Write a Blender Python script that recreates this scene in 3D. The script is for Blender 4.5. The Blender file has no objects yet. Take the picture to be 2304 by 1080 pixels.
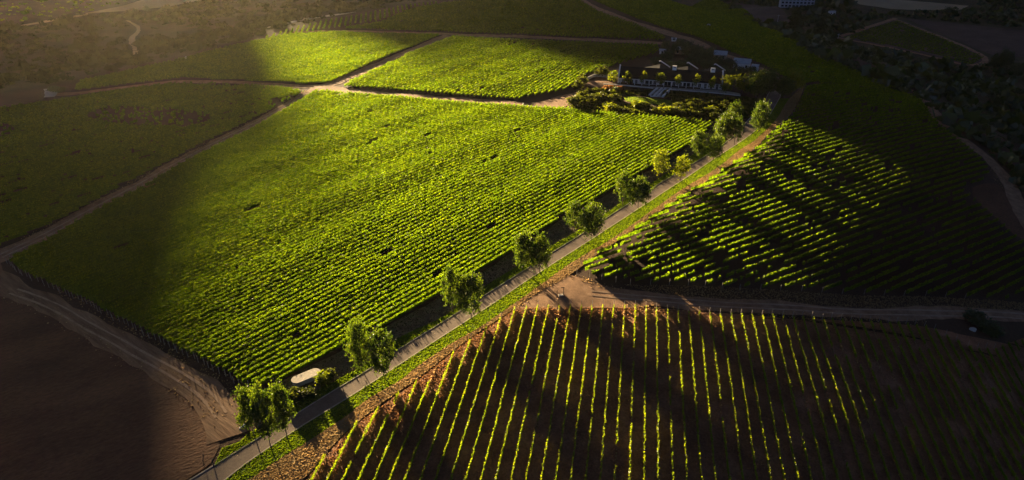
import bpy, math, random
import numpy as np
from mathutils import Vector
R = math.radians
rng = np.random.default_rng(7)
random.seed(7)
S = bpy.context.scene
COL = S.collection

# ------------------------------------------------------------------ camera, sky, sun, exposure
CAM_H, PITCH, FPX, PW, PH = 90.0, 28.6, 1536.0, 2304.0, 1080.0
cd = bpy.data.cameras.new('camera'); cam = bpy.data.objects.new('camera', cd); COL.objects.link(cam)
cam.location = (0, 0, CAM_H); cam.rotation_euler = (R(90 - PITCH), 0, 0)
cd.sensor_width = 36.0; cd.lens = 36.0 * FPX / PW; cd.clip_start = 1.0; cd.clip_end = 9000.0
S.camera = cam
SUN_AZ, SUN_EL = 30.5, 8.3                      # degrees left of the view direction, above the horizon
SUN_STRENGTH, SKY_STRENGTH, EXPOSURE = 5.0, 0.05, 3.15
sd = bpy.data.lights.new('sun', 'SUN'); so = bpy.data.objects.new('sun', sd); COL.objects.link(so)
sd.energy = SUN_STRENGTH; sd.angle = R(0.8); sd.color = (1.0, 0.76, 0.42)
sdir = Vector((-math.sin(R(SUN_AZ)) * math.cos(R(SUN_EL)), math.cos(R(SUN_AZ)) * math.cos(R(SUN_EL)), math.sin(R(SUN_EL))))
so.rotation_euler = (-sdir).to_track_quat('-Z', 'Y').to_euler(); so.location = (-400, 900, 300)
W = bpy.data.worlds.new('World'); S.world = W; W.use_nodes = True
wn = W.node_tree; bg = wn.nodes['Background']
sky = wn.nodes.new('ShaderNodeTexSky'); sky.sky_type = 'NISHITA'; sky.sun_disc = False
sky.sun_elevation = R(SUN_EL); sky.sun_rotation = R(-SUN_AZ); sky.air_density = 0.055; sky.dust_density = 0.1
wn.links.new(sky.outputs[0], bg.inputs[0]); bg.inputs[1].default_value = SKY_STRENGTH
S.view_settings.view_transform = 'Standard'; S.view_settings.look = 'None'
S.view_settings.exposure = EXPOSURE; S.view_settings.gamma = 1.0
S.cycles.max_bounces = 6; S.cycles.diffuse_bounces = 3; S.cycles.transmission_bounces = 3
S.cycles.volume_bounces = 0; S.cycles.sample_clamp_indirect = 4.0

# ------------------------------------------------------------------ terrain
ct, st = math.cos(R(PITCH)), math.sin(R(PITCH))
def ray(px, py):
    x, v = px - PW / 2, py - PH / 2
    return np.array([x, FPX * ct - v * st, -(FPX * st + v * ct)])
def flat(px, py):
    d = ray(px, py); t = CAM_H / -d[2]
    return np.array([d[0] * t, d[1] * t])
def proj(P):
    P = np.asarray(P, float); r = P - np.array([0, 0, CAM_H])
    z = r[..., 1] * ct - r[..., 2] * st; y = r[..., 1] * st + r[..., 2] * ct
    return np.stack([PW / 2 + FPX * r[..., 0] / z, PH / 2 - FPX * y / z], -1)
def sstep(a, b, x):
    t = np.clip((x - a) / (b - a), 0, 1); return t * t * (3 - 2 * t)
def sdist(poly, X, Y):
    best = np.full(X.shape, 1e18); sgn = np.zeros(X.shape)
    for (ax, ay), (bx, by) in zip(poly[:-1], poly[1:]):
        ex, ey = bx - ax, by - ay; L2 = ex * ex + ey * ey
        t = np.clip(((X - ax) * ex + (Y - ay) * ey) / L2, 0, 1)
        dx, dy = X - ax - t * ex, Y - ay - t * ey; d2 = dx * dx + dy * dy
        cr = ex * (Y - ay) - ey * (X - ax)
        m = d2 < best
        best = np.where(m, d2, best); sgn = np.where(m, -np.sign(cr), sgn)
    return np.sqrt(best) * sgn           # positive on the right of the direction of travel
def table(pts):
    xs = np.arange(0, 4000, 1.0); sl = np.interp(xs, [p[0] for p in pts], [p[1] for p in pts])
    return xs, np.concatenate([[0], np.cumsum(sl)[:-1]])
FALL_R = table([(0, 0), (4, -.025), (20, -.045), (48, -.085), (78, -.16), (113, -.26), (165, -.31), (240, -.02), (320, 0), (440, .05), (900, .07), (2000, .03), (4000, 0)])
FALL_L = table([(0, 0), (8, -.02), (45, -.23), (105, -.2), (150, 0), (200, .05), (320, .10), (600, .10), (900, .05), (2000, 0)])
CREST = [(-240, -153), (-50.8, 81), (95.6, 261), (118, 293), (123, 311), (120, 350), (114.5, 408), (51, 553), (-30, 760), (-60, 1600)]
EDGE = [flat(*p) for p in [(-900, 420), (-300, 275), (0, 216), (150, 189), (280, 161), (420, 129), (600, 80), (720, 50), (830, 24), (1000, 2), (1150, -14)]] + [np.array([60, 600.]), np.array([90, 640.]), np.array([400, 800.])]
EDGE = EDGE[::-1]                        # outward (far, left) lies on the right of the reversed line
HA, HB = flat(1385, 188), flat(1626, 203)
hx = (HB - HA) / np.linalg.norm(HB - HA); hy = np.array([-hx[1], hx[0]]); HC = (HA + HB) / 2
SU, CU = math.sin(R(SUN_AZ)), math.cos(R(SUN_AZ))
RIDGE_S = -2100.0
SHADE_END = [(570, 1080), (545, 965), (560, 870), (630, 790), (700, 690), (735, 560), (750, 440), (745, 330), (722, 240), (670, 185), (625, 130), (645, 92), (760, 92), (830, 118), (880, 150), (1000, 142), (1150, 145), (1300, 152), (1400, 168), (1500, 195), (1740, 285), (1860, 335), (2020, 420), (2200, 480)]
TU = []                                         # where along the sun's path the ridge shade ends, across the path
for q in SHADE_END:
    q = flat(*q); TU.append((q[0] * CU + q[1] * SU, q[0] * SU - q[1] * CU))
TU.sort(); TU = [(TU[0][0] - 60, 260), (TU[0][0] - 22, 130)] + TU + [(TU[-1][0] + 25, 60), (TU[-1][0] + 80, 220)]
def height(X, Y):
    X = np.asarray(X, float); Y = np.asarray(Y, float)
    d1 = sdist(CREST, X, Y); d2 = sdist(EDGE, X, Y)
    z = np.interp(np.maximum(d1 + 8, 0), *FALL_R) * (1 + .42 * sstep(115, 185, X * .63 + Y * .777) * sstep(420, 330, Y)) + np.interp(np.maximum(d2, 0), *FALL_L)
    z = np.maximum(z, -42 + .2 * z)
    a = (X - HC[0]) * hx[0] + (Y - HC[1]) * hx[1]; b = (X - HC[0]) * hy[0] + (Y - HC[1]) * hy[1]
    q = np.hypot(np.maximum(np.abs(a) - 34, 0), np.maximum(np.abs(b - 9) - 12, 0))
    z = z + 1.3 * sstep(10, 0, q)
    z = z + .16 * np.sin(X * .11 + 1.3 * np.sin(Y * .05)) * np.sin(Y * .09 + .7) + .10 * np.sin(X * .23 - Y * .19)
    return z
def hz(x, y): return float(height(np.array([x]), np.array([y]))[0])
def at(px, py):
    d = ray(px, py); d = d / np.linalg.norm(d)
    ts = np.concatenate([np.arange(40, 900, 1.5), np.arange(900, 3000, 6)])
    P = np.array([0, 0, CAM_H]) + ts[:, None] * d
    g = P[:, 2] - height(P[:, 0], P[:, 1]); i = int(np.argmax(g < 0))
    if g[i] >= 0: i = len(ts) - 1
    t = ts[i - 1] + (ts[i] - ts[i - 1]) * g[i - 1] / max(g[i - 1] - g[i], 1e-9)
    p = np.array([0, 0, CAM_H]) + t * d; p[2] = hz(p[0], p[1]); return p
def at2(px, py): return at(px, py)[:2]
def up_height(base, top_py):                    # how tall a thing on this base must be to reach that picture row
    lo, hi = 0.2, 60.0
    for _ in range(30):
        m = (lo + hi) / 2
        if proj(base + np.array([0, 0, m]))[1] > top_py: lo = m
        else: hi = m
    return lo
def wpx(base, w_px): return w_px * ((base[1]) * ct - (base[2] - CAM_H) * st) / FPX

# ------------------------------------------------------------------ materials
def mat(name):
    m = bpy.data.materials.new(name); m.use_nodes = True; m.node_tree.nodes.clear()
    return m, m.node_tree.nodes, m.node_tree.links
def ramp(N, L, src, stops):
    r = N.new('ShaderNodeValToRGB'); e = r.color_ramp.elements
    while len(e) < len(stops): e.new(.5)
    for k, (p, c) in zip(e, stops): k.position = p; k.color = (*c, 1)
    L.new(src, r.inputs[0]); return r.outputs[0]
def noise(N, L, scale, detail=4, vec=None, rough=.6):
    n = N.new('ShaderNodeTexNoise'); n.inputs['Scale'].default_value = scale; n.inputs['Detail'].default_value = detail
    n.inputs['Roughness'].default_value = rough
    if vec is None:
        g = N.new('ShaderNodeNewGeometry'); vec = g.outputs['Position']
    L.new(vec, n.inputs['Vector']); return n.outputs['Fac']
def mixc(N, L, fac, a, b, mode='MIX'):
    m = N.new('ShaderNodeMix'); m.data_type = 'RGBA'; m.blend_type = mode
    for sock, v in ((m.inputs[0], fac), (m.inputs[6], a), (m.inputs[7], b)):
        if hasattr(v, 'default_value'): L.new(v, sock)
        else: sock.default_value = v if isinstance(v, float) else (*v, 1)
    return m.outputs[2]
def ground_mat(name, stops, scale=.35, fine=3.0, bump=.6, bdist=.25, rough=.95, fine_amt=.45, stretch=None):
    m, N, L = mat(name)
    vec = None
    if stretch:
        g = N.new('ShaderNodeNewGeometry'); mp = N.new('ShaderNodeMapping'); mp.vector_type = 'TEXTURE'
        mp.inputs['Rotation'].default_value = (0, 0, stretch[0]); mp.inputs['Scale'].default_value = (stretch[1], 1, 1)
        L.new(g.outputs['Position'], mp.inputs[0]); vec = mp.outputs[0]
    n1 = noise(N, L, scale, 6, vec); n2 = noise(N, L, fine, 5, vec)
    c = ramp(N, L, n1, stops)
    d = ramp(N, L, n2, [(.25, (.35, .35, .35)), (.75, (1.5, 1.45, 1.4))])
    c = mixc(N, L, fine_amt, c, mixc(N, L, 1.0, c, d, 'MULTIPLY'))
    b = N.new('ShaderNodeBsdfPrincipled'); L.new(c, b.inputs['Base Color']); b.inputs['Roughness'].default_value = rough
    b.inputs['Specular IOR Level'].default_value = .2
    bp = N.new('ShaderNodeBump'); bp.inputs['Strength'].default_value = bump; bp.inputs['Distance'].default_value = bdist
    L.new(n2, bp.inputs['Height']); L.new(bp.outputs[0], b.inputs['Normal'])
    o = N.new('ShaderNodeOutputMaterial'); L.new(b.outputs[0], o.inputs[0]); return m
def leaf_mat(name, dark, mid, lite, trans=.5, transcol=None, gloss=.06):
    m, N, L = mat(name)
    a = N.new('ShaderNodeAttribute'); a.attribute_name = 'tint'
    c = ramp(N, L, a.outputs['Fac'], [(0, dark), (.5, mid), (1, lite)])
    c = mixc(N, L, .5, c, mixc(N, L, 1.0, c, ramp(N, L, noise(N, L, .09, 3), [(.3, (.65, .75, .8)), (.7, (1.3, 1.2, 1.0))]), 'MULTIPLY'))
    df = N.new('ShaderNodeBsdfDiffuse'); L.new(c, df.inputs[0])
    tr = N.new('ShaderNodeBsdfTranslucent')
    L.new(mixc(N, L, 1.0, c, transcol or (2.6, 2.2, .6), 'MULTIPLY'), tr.inputs[0])
    mx = N.new('ShaderNodeMixShader'); mx.inputs[0].default_value = trans
    L.new(df.outputs[0], mx.inputs[1]); L.new(tr.outputs[0], mx.inputs[2])
    gl = N.new('ShaderNodeBsdfGlossy'); gl.inputs['Roughness'].default_value = .45; gl.inputs[0].default_value = (.8, .8, .75, 1)
    m2 = N.new('ShaderNodeMixShader'); m2.inputs[0].default_value = gloss
    L.new(mx.outputs[0], m2.inputs[1]); L.new(gl.outputs[0], m2.inputs[2])
    o = N.new('ShaderNodeOutputMaterial'); L.new(m2.outputs[0], o.inputs[0]); return m
def plain(name, col, rough=.8, var=.25, scale=1.5, bump=.15):
    return ground_mat(name, [(.3, tuple(c * (1 - var) for c in col)), (.7, tuple(c * (1 + var) for c in col))], scale, scale * 8, bump, .05, rough, .2)

M = {}
M['soil'] = None
M['road'] = ground_mat('drive_paving', [(.3, (.125, .088, .068)), (.7, (.20, .148, .112))], .35, 4, .3, .03, .85, .5)
M['kerb'] = plain('kerb_stone', (.36, .31, .25))
M['dirt'] = ground_mat('track_dirt', [(.3, (.18, .095, .050)), (.55, (.29, .165, .090)), (.75, (.38, .235, .14))], .4, 3.5, .7, .18, .95, .5)
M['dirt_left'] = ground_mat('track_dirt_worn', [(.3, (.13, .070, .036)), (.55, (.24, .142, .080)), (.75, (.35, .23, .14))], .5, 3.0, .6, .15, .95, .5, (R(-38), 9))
M['rut'] = ground_mat('packed_wheel_track', [(.3, (.27, .17, .105)), (.7, (.42, .29, .19))], .3, 3, .3, .06, .95, .4)
M['turf'] = ground_mat('turf_green', [(.3, (.028, .055, .010)), (.7, (.06, .10, .016))], .5, 7, .9, .15, .9, .5)
M['lawn'] = ground_mat('lawn_green', [(.3, (.06, .10, .012)), (.7, (.09, .14, .015))], .5, 7, .6, .10, .9, .3)
M['dry'] = ground_mat('dry_verge', [(.3, (.16, .115, .070)), (.55, (.28, .215, .13)), (.75, (.40, .32, .20))], .5, 2.2, .5, .18, .95, .4, (R(51), 4))
M['weedy'] = ground_mat('weedy_soil', [(.3, (.10, .07, .04)), (.55, (.17, .13, .07)), (.75, (.10, .14, .04))], .4, 3, .8, .2, .95, .5)
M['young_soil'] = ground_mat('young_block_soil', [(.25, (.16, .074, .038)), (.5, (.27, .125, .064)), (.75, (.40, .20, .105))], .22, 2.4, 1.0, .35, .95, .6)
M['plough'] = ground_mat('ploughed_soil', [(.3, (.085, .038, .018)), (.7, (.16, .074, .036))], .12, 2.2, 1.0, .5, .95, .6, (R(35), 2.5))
M['tan_field'] = ground_mat('stubble_field', [(.3, (.26, .20, .11)), (.7, (.36, .28, .16))], .03, .6, .3, .3, .95, .25)
M['far_soil'] = ground_mat('far_field_soil', [(.3, (.06, .036, .026)), (.7, (.11, .068, .048))], .05, .6, .4, .3, .95, .4)
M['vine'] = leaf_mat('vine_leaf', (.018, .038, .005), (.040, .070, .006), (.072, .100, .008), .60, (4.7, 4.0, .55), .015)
M['young_vine'] = leaf_mat('young_vine_leaf', (.035, .065, .008), (.07, .10, .009), (.11, .13, .012), .62, (4.4, 3.7, .6), .02)
M['tree'] = leaf_mat('tree_leaf', (.013, .028, .006), (.030, .052, .010), (.062, .086, .016), .40, (3.5, 3.1, .6), .03)
M['tree_lime'] = leaf_mat('lime_leaf', (.035, .055, .006), (.065, .085, .009), (.10, .115, .014), .5, (3.4, 3.0, .6), .02)
M['tree_dark'] = leaf_mat('dark_leaf', (.014, .028, .008), (.027, .047, .012), (.045, .066, .016), .3)
M['shrub'] = leaf_mat('shrub_leaf', (.016, .026, .007), (.034, .046, .012), (.060, .070, .018), .42, (3.4, 2.9, .7), .02)
M['scrub'] = leaf_mat('scrub_leaf', (.024, .030, .011), (.043, .050, .017), (.075, .080, .030), .25, (1.6, 1.4, .7), .0)
M['grass'] = leaf_mat('grass_blade', (.035, .07, .010), (.07, .115, .014), (.11, .14, .02), .55, (3.6, 3.2, .5), .02)
M['straw'] = leaf_mat('straw_blade', (.16, .10, .05), (.28, .19, .10), (.42, .32, .18), .5, (1.3, 1.2, 1.0), .0)
M['weed'] = leaf_mat('dead_weed', (.11, .064, .036), (.20, .120, .066), (.32, .20, .11), .5, (1.6, 1.25, .9), .0)
M['bark'] = plain('bark', (.11, .085, .065), .9, .3, 3, .5)
M['white'] = plain('white_plaster', (.74, .73, .70), .7, .08, .6, .1)
M['cream'] = plain('cream_coping', (.40, .35, .285), .85, .25, 1.6, .3)
M['thatch'] = plain('dark_thatch', (.012, .012, .016), .95, .35, .8, .6)
M['glass'] = plain('dark_glass', (.02, .022, .025), .15, .1)
M['stone'] = plain('pale_stone', (.42, .38, .32), .85, .2, .8, .3)
M['wood'] = plain('grey_post_wood', (.26, .23, .19), .9, .25, 4, .3)
M['dark_wood'] = plain('dark_wood', (.06, .045, .035), .9, .25, 4, .3)
M['metal_roof'] = plain('pale_roof_sheet', (.40, .43, .45), .6, .15, .8, .1)
M['tan_wall'] = plain('tan_wall', (.36, .28, .2), .9, .15)
M['concrete'] = plain('grey_concrete', (.35, .38, .40), .85, .12)
M['rust'] = plain('red_earth_planting', (.22, .085, .04), .95, .3, 1.0, .6)

def soil_material():
    m, N, L = mat('open_ground')
    a = N.new('ShaderNodeAttribute'); a.attribute_name = 'wild'
    n1 = noise(N, L, .05, 8); n2 = noise(N, L, 1.8, 6)
    soil = ramp(N, L, n1, [(.3, (.05, .028, .018)), (.7, (.095, .055, .035))])
    wild = ramp(N, L, noise(N, L, .028, 9, None, .7), [(.30, (.035, .036, .016)), (.48, (.060, .052, .025)), (.62, (.10, .078, .040)), (.75, (.055, .06, .024))])
    c = mixc(N, L, a.outputs['Fac'], soil, wild)
    d = ramp(N, L, n2, [(.25, (.4, .4, .4)), (.75, (1.45, 1.4, 1.35))])
    c = mixc(N, L, .5, c, mixc(N, L, 1.0, c, d, 'MULTIPLY'))
    b = N.new('ShaderNodeBsdfPrincipled'); L.new(c, b.inputs['Base Color']); b.inputs['Roughness'].default_value = .95
    b.inputs['Specular IOR Level'].default_value = .1
    bp = N.new('ShaderNodeBump'); bp.inputs['Strength'].default_value = .9; bp.inputs['Distance'].default_value = .3
    L.new(n2, bp.inputs['Height']); L.new(bp.outputs[0], b.inputs['Normal'])
    o = N.new('ShaderNodeOutputMaterial'); L.new(b.outputs[0], o.inputs[0]); return m
M['soil'] = soil_material()

# ------------------------------------------------------------------ mesh helpers
def tag(o, label=None, cat=None, group=None, kind=None):
    if label: o['label'] = label
    if cat: o['category'] = cat
    if group: o['group'] = group
    if kind: o['kind'] = kind
    return o
def link(name, me, m, parent=None, loc=None):
    o = bpy.data.objects.new(name, me); COL.objects.link(o)
    if m is not None and not me.materials: me.materials.append(m)
    if parent: o.parent = parent
    if loc is not None: o.location = loc
    return o
def quads_mesh(name, V, tint=None):                    # V: (n,4,3)
    n = len(V); me = bpy.data.meshes.new(name)
    me.vertices.add(4 * n); me.vertices.foreach_set('co', np.ascontiguousarray(V, np.float32).ravel())
    me.loops.add(4 * n); me.loops.foreach_set('vertex_index', np.arange(4 * n, dtype=np.int32))
    me.polygons.add(n); me.polygons.foreach_set('loop_start', np.arange(0, 4 * n, 4, dtype=np.int32))
    me.polygons.foreach_set('loop_total', np.full(n, 4, np.int32))
    me.update(calc_edges=True)
    if tint is not None:
        at_ = me.attributes.new('tint', 'FLOAT', 'FACE'); at_.data.foreach_set('value', np.clip(tint, 0, 1).astype(np.float32))
    return me
def rand_quads(C, size, upright=0.0, aspect=1.0):
    n = len(C); a = rng.normal(size=(n, 3)); a /= np.linalg.norm(a, axis=1)[:, None]
    b = rng.normal(size=(n, 3))
    if upright:
        a = np.stack([rng.normal(size=n) * .3, rng.normal(size=n) * .3, np.ones(n)], 1); a /= np.linalg.norm(a, axis=1)[:, None]
        b[:, 2] *= .2
    b -= (a * b).sum(1)[:, None] * a; b /= np.linalg.norm(b, axis=1)[:, None]
    s = np.broadcast_to(np.asarray(size, float), (n,))[:, None] * .5
    a = a * s * aspect; b = b * s
    k = rng.uniform(.55, 1.0, (n, 1))
    return np.stack([C - a - b * k, C + b * .9 - a * .3, C + a + b * k * .6, C - b + a * .25], 1)
class MB:
    def __init__(s): s.v = []; s.f = []
    def add(s, vs, fs):
        k = len(s.v); s.v += [tuple(map(float, q)) for q in vs]; s.f += [tuple(k + i for i in f) for f in fs]
    def box(s, x0, x1, y0, y1, z0, z1):
        s.add([(x0, y0, z0), (x1, y0, z0), (x1, y1, z0), (x0, y1, z0), (x0, y0, z1), (x1, y0, z1), (x1, y1, z1), (x0, y1, z1)],
              [(3, 2, 1, 0), (4, 5, 6, 7), (0, 1, 5, 4), (1, 2, 6, 5), (2, 3, 7, 6), (3, 0, 4, 7)])
    def prism(s, poly, z0, z1):
        n = len(poly)
        s.add([(x, y, z0) for x, y in poly] + [(x, y, z1) for x, y in poly],
              [tuple(range(n))[::-1], tuple(range(n, 2 * n))] + [(i, (i + 1) % n, n + (i + 1) % n, n + i) for i in range(n)])
    def extrude(s, poly3, off):                           # planar polygon swept by an offset
        n = len(poly3); o = np.array(off); p = [np.array(q, float) for q in poly3]
        s.add([*p, *[q + o for q in p]], [tuple(range(n))[::-1], tuple(range(n, 2 * n))] + [(i, (i + 1) % n, n + (i + 1) % n, n + i) for i in range(n)])
    def tube(s, pts, rad, n=7):
        pts = [np.array(p, float) for p in pts]; k = len(s.v); vs = []
        for i, p in enumerate(pts):
            d = pts[min(i + 1, len(pts) - 1)] - pts[max(i - 1, 0)]; d /= np.linalg.norm(d) + 1e-9
            a = np.cross(d, (0.3, 1, 0.1)); a /= np.linalg.norm(a); b = np.cross(d, a)
            vs += [p + rad[i] * (a * math.cos(2 * math.pi * j / n) + b * math.sin(2 * math.pi * j / n)) for j in range(n)]
        fs = [(i * n + j, i * n + (j + 1) % n, (i + 1) * n + (j + 1) % n, (i + 1) * n + j) for i in range(len(pts) - 1) for j in range(n)]
        fs += [tuple(range(n))[::-1], tuple(range((len(pts) - 1) * n, len(pts) * n))]
        s.add(vs, fs)
    def build(s, name, m, parent=None, loc=None, smooth=False):
        me = bpy.data.meshes.new(name); me.from_pydata(s.v, [], s.f); me.update()
        if smooth: me.polygons.foreach_set('use_smooth', [True] * len(me.polygons))
        return link(name, me, m, parent, loc)
def empty(name, loc, rz=0, label=None, cat=None, group=None):
    o = bpy.data.objects.new(name, None); COL.objects.link(o); o.location = loc; o.rotation_euler = (0, 0, rz)
    o.empty_display_size = .5
    return tag(o, label, cat, group)
def dup(root, loc, rz, sc=None, label=None, cat=None, group=None):
    r = root.copy(); COL.objects.link(r); r.location = loc; r.rotation_euler = (0, 0, rz)
    if sc is not None: r.scale = sc
    for k in ('group', 'label'):
        if k in r: del r[k]
    tag(r, label, cat, group)
    for ch in list(root.children):
        c = ch.copy(); COL.objects.link(c); c.parent = r
        for g in list(ch.children):
            d = g.copy(); COL.objects.link(d); d.parent = c
    return r
def resample(P, step):
    P = np.asarray(P, float); d = np.r_[0, np.cumsum(np.linalg.norm(np.diff(P, axis=0), axis=1))]
    n = max(2, int(d[-1] / step) + 1); t = np.linspace(0, d[-1], n)
    return np.stack([np.interp(t, d, P[:, k]) for k in range(P.shape[1])], 1)
def smooth_line(P, it=2):
    P = np.asarray(P, float)
    for _ in range(it):
        Q = [P[0]]
        for a, b in zip(P[:-1], P[1:]): Q += [a * .75 + b * .25, a * .25 + b * .75]
        P = np.array(Q + [P[-1]])
    return P
def ribbon(name, Lp, Rp, m, off, kind='structure', nx=4, step=2.0, rag=0.0, raised=0.0):
    Ln = np.linalg.norm(np.diff(Lp, axis=0), axis=1).sum(); n = max(8, int(Ln / step))
    def rs(P):
        d = np.r_[0, np.cumsum(np.linalg.norm(np.diff(P, axis=0), axis=1))]; t = np.linspace(0, d[-1], n)
        return np.stack([np.interp(t, d, P[:, k]) for k in range(2)], 1)
    A, B = rs(np.asarray(Lp)), rs(np.asarray(Rp))
    if rag:
        wob = lambda: sum(np.interp(np.arange(n), np.arange(0, n + k, k), rng.normal(size=len(np.arange(0, n + k, k)))) for k in (2, 5, 11))[:, None] * .6
        U = (B - A) / np.linalg.norm(B - A, axis=1)[:, None]
        A = A + wob() * rag * U; B = B + wob() * rag * U
    g = np.stack([A + (B - A) * (k / nx) for k in range(nx + 1)], 1)
    Z = height(g[..., 0], g[..., 1]) + off
    V = np.concatenate([g, Z[..., None]], -1).reshape(-1, 3); w = nx + 1
    F = [(i * w + j, i * w + j + 1, (i + 1) * w + j + 1, (i + 1) * w + j) for i in range(n - 1) for j in range(nx)]
    me = bpy.data.meshes.new(name); me.from_pydata(V.tolist(), [], F); me.update()
    o = link(name, me, m)
    if raised:
        o.modifiers.new('thickness', 'SOLIDIFY').thickness = raised
    return tag(o, kind=kind)
def track(name, px, width, m, off, rag=.25, nx=4, step=2.0):
    C = smooth_line([at2(*p) for p in px]); C = resample(C, step)
    t = np.gradient(C, axis=0); t /= np.linalg.norm(t, axis=1)[:, None]; nrm = np.stack([-t[:, 1], t[:, 0]], 1)
    w = np.interp(np.linspace(0, 1, len(C)), np.linspace(0, 1, len(width)), width) if isinstance(width, (list, tuple)) else np.full(len(C), width)
    return ribbon(name, C + nrm * w[:, None] / 2, C - nrm * w[:, None] / 2, m, off, nx=nx, step=step, rag=rag)
def inpoly(P, poly):
    x, y = P[:, 0], P[:, 1]; c = np.zeros(len(P), bool); n = len(poly)
    for i in range(n):
        (x1, y1), (x2, y2) = poly[i], poly[i - 1]
        m = ((y1 > y) != (y2 > y)) & (x < (x2 - x1) * (y - y1) / (y2 - y1 + 1e-12) + x1); c ^= m
    return c
def sheet(name, poly, m, off, step=2.5, kind='structure'):
    """a draped sheet: the polygon sliced into strips along y and each strip cut into cells"""
    poly = np.asarray(poly); y0, y1 = poly[:, 1].min(), poly[:, 1].max(); n = max(3, int((y1 - y0) / step))
    ys = np.linspace(y0 + 1e-3, y1 - 1e-3, n + 1)
    def spans(y):
        xs = []
        for i in range(len(poly)):
            (xa, ya), (xb, yb) = poly[i - 1], poly[i]
            if (ya > y) != (yb > y): xs.append(xa + (xb - xa) * (y - ya) / (yb - ya))
        xs.sort(); return (xs[0], xs[-1]) if len(xs) >= 2 else None
    rows = [(y, spans(y)) for y in ys]; rows = [(y, s) for y, s in rows if s]
    nx = max(2, int((poly[:, 0].max() - poly[:, 0].min()) / step))
    g = np.array([[(s[0] + (s[1] - s[0]) * k / nx, y) for k in range(nx + 1)] for y, s in rows])
    V = np.concatenate([g, (height(g[..., 0], g[..., 1]) + off)[..., None]], -1).reshape(-1, 3); w = nx + 1
    F = [(i * w + j, i * w + j + 1, (i + 1) * w + j + 1, (i + 1) * w + j) for i in range(len(rows) - 1) for j in range(nx)]
    me = bpy.data.meshes.new(name); me.from_pydata(V.tolist(), [], F); me.update()
    return tag(link(name, me, m), kind=kind)
def blob(l, jit=.35):                             # a closed outline with its corners worn round and its edge uneven
    P = pxs(l)
    for _ in range(3):
        P = np.stack([P * .75 + np.roll(P, -1, 0) * .25, P * .25 + np.roll(P, -1, 0) * .75], 1).reshape(-1, 2)
    return P + rng.normal(size=P.shape) * jit
def pxs(l): return np.array([at2(*p) for p in l])

# ------------------------------------------------------------------ ground
def axis(lo, hi, step, far_lo, far_hi, gr=1.07):
    a = list(np.arange(lo, hi + .01, step)); s = step
    while a[-1] < far_hi: s = min(s * gr, 60); a.append(a[-1] + s)
    s = step
    while a[0] > far_lo: s = min(s * gr, 60); a.insert(0, a[0] - s)
    return np.array(a)
gx = axis(-240, 240, 3, -3200, 3200); gy = axis(40, 600, 3, -700, 3200)
GX, GY = np.meshgrid(gx, gy); GZ = height(GX, GY)
me = bpy.data.meshes.new('ground'); nxg, nyg = len(gx), len(gy)
idx = np.arange(nxg * nyg).reshape(nyg, nxg)
F = np.stack([idx[:-1, :-1], idx[:-1, 1:], idx[1:, 1:], idx[1:, :-1]], -1).reshape(-1, 4)
me.from_pydata(np.stack([GX, GY, GZ], -1).reshape(-1, 3).tolist(), [], F.tolist()); me.update()
me.polygons.foreach_set('use_smooth', [True] * len(me.polygons))
wild = np.maximum(sstep(85, 125, sdist(CREST, GX, GY)), sstep(-4, 10, sdist(EDGE, GX, GY))).ravel()
wa = me.attributes.new('wild', 'FLOAT', 'POINT'); wa.data.foreach_set('value', wild.astype(np.float32))
tag(link('ground', me, M['soil']), kind='structure')

# unseen ridge added off frame, crest shaped to shade the left and far blocks
ru = np.concatenate([np.arange(-900, -80, 30), np.arange(-80, 340, 3.0), np.arange(340, 1300, 30)]); rs_ = np.arange(-3000, -1380, 30.0)
RU, RS = np.meshgrid(ru, rs_)
crag = sum(a * np.interp(ru, np.arange(-900, 1320, w), rng.normal(size=len(np.arange(-900, 1320, w)))) for a, w in ((3.0, 31), (1.6, 11), (.9, 5)))
RT = (np.interp(ru, [p[0] for p in TU], [p[1] for p in TU]) - RIDGE_S) * math.tan(R(SUN_EL)) + crag
RG = np.exp(-((RS - RIDGE_S) / 290.0) ** 2); RZ = -55 + (RT[None, :] + 55) * RG
RX, RY = RU * CU + RS * SU, RU * SU - RS * CU
me = bpy.data.meshes.new('added_shade_ridge'); a_, b_ = RU.shape; idx = np.arange(a_ * b_).reshape(a_, b_)
me.from_pydata(np.stack([RX, RY, RZ], -1).reshape(-1, 3).tolist(), [], np.stack([idx[:-1, :-1], idx[:-1, 1:], idx[1:, 1:], idx[1:, :-1]], -1).reshape(-1, 4).tolist()); me.update()
wa = me.attributes.new('wild', 'FLOAT', 'POINT'); wa.data.foreach_set('value', np.ones(a_ * b_, np.float32))
tag(link('added_shade_ridge', me, M['soil']), kind='structure')

DL = [(380, 1112), (433, 1079), (596, 979), (669, 932), (770, 869), (832, 832), (880, 798), (981, 736), (1085, 669), (1133, 639), (1195, 600), (1239, 571), (1312, 526), (1356, 497), (1423, 454), (1460, 429), (1509, 399), (1542, 379), (1593, 349), (1643, 315), (1672, 284), (1697, 256), (1722, 229), (1729, 210), (1742, 194), (1742, 180), (1726, 164)]
DR = [(450, 1112), (516, 1075), (531, 1057), (666, 966), (765, 906), (870, 839), (1020, 741), (1080, 702), (1172, 640), (1265, 580), (1348, 527), (1430, 474), (1511, 421), (1560, 389), (1598, 363), (1662, 322), (1698, 296), (1730, 262), (1745, 235), (1758, 213), (1752, 194), (1756, 180), (1734, 159)]
DLw, DRw = smooth_line(pxs(DL), 1), smooth_line(pxs(DR), 1)
ribbon('road', DLw, DRw, M['road'], .12, nx=5)
def offset(P, d):
    t = np.gradient(P, axis=0); t /= np.linalg.norm(t, axis=1)[:, None]
    return P + np.stack([-t[:, 1], t[:, 0]], 1) * d
ribbon('kerb', offset(DLw, .22), DLw, M['kerb'], .17, nx=1, raised=.12)
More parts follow.
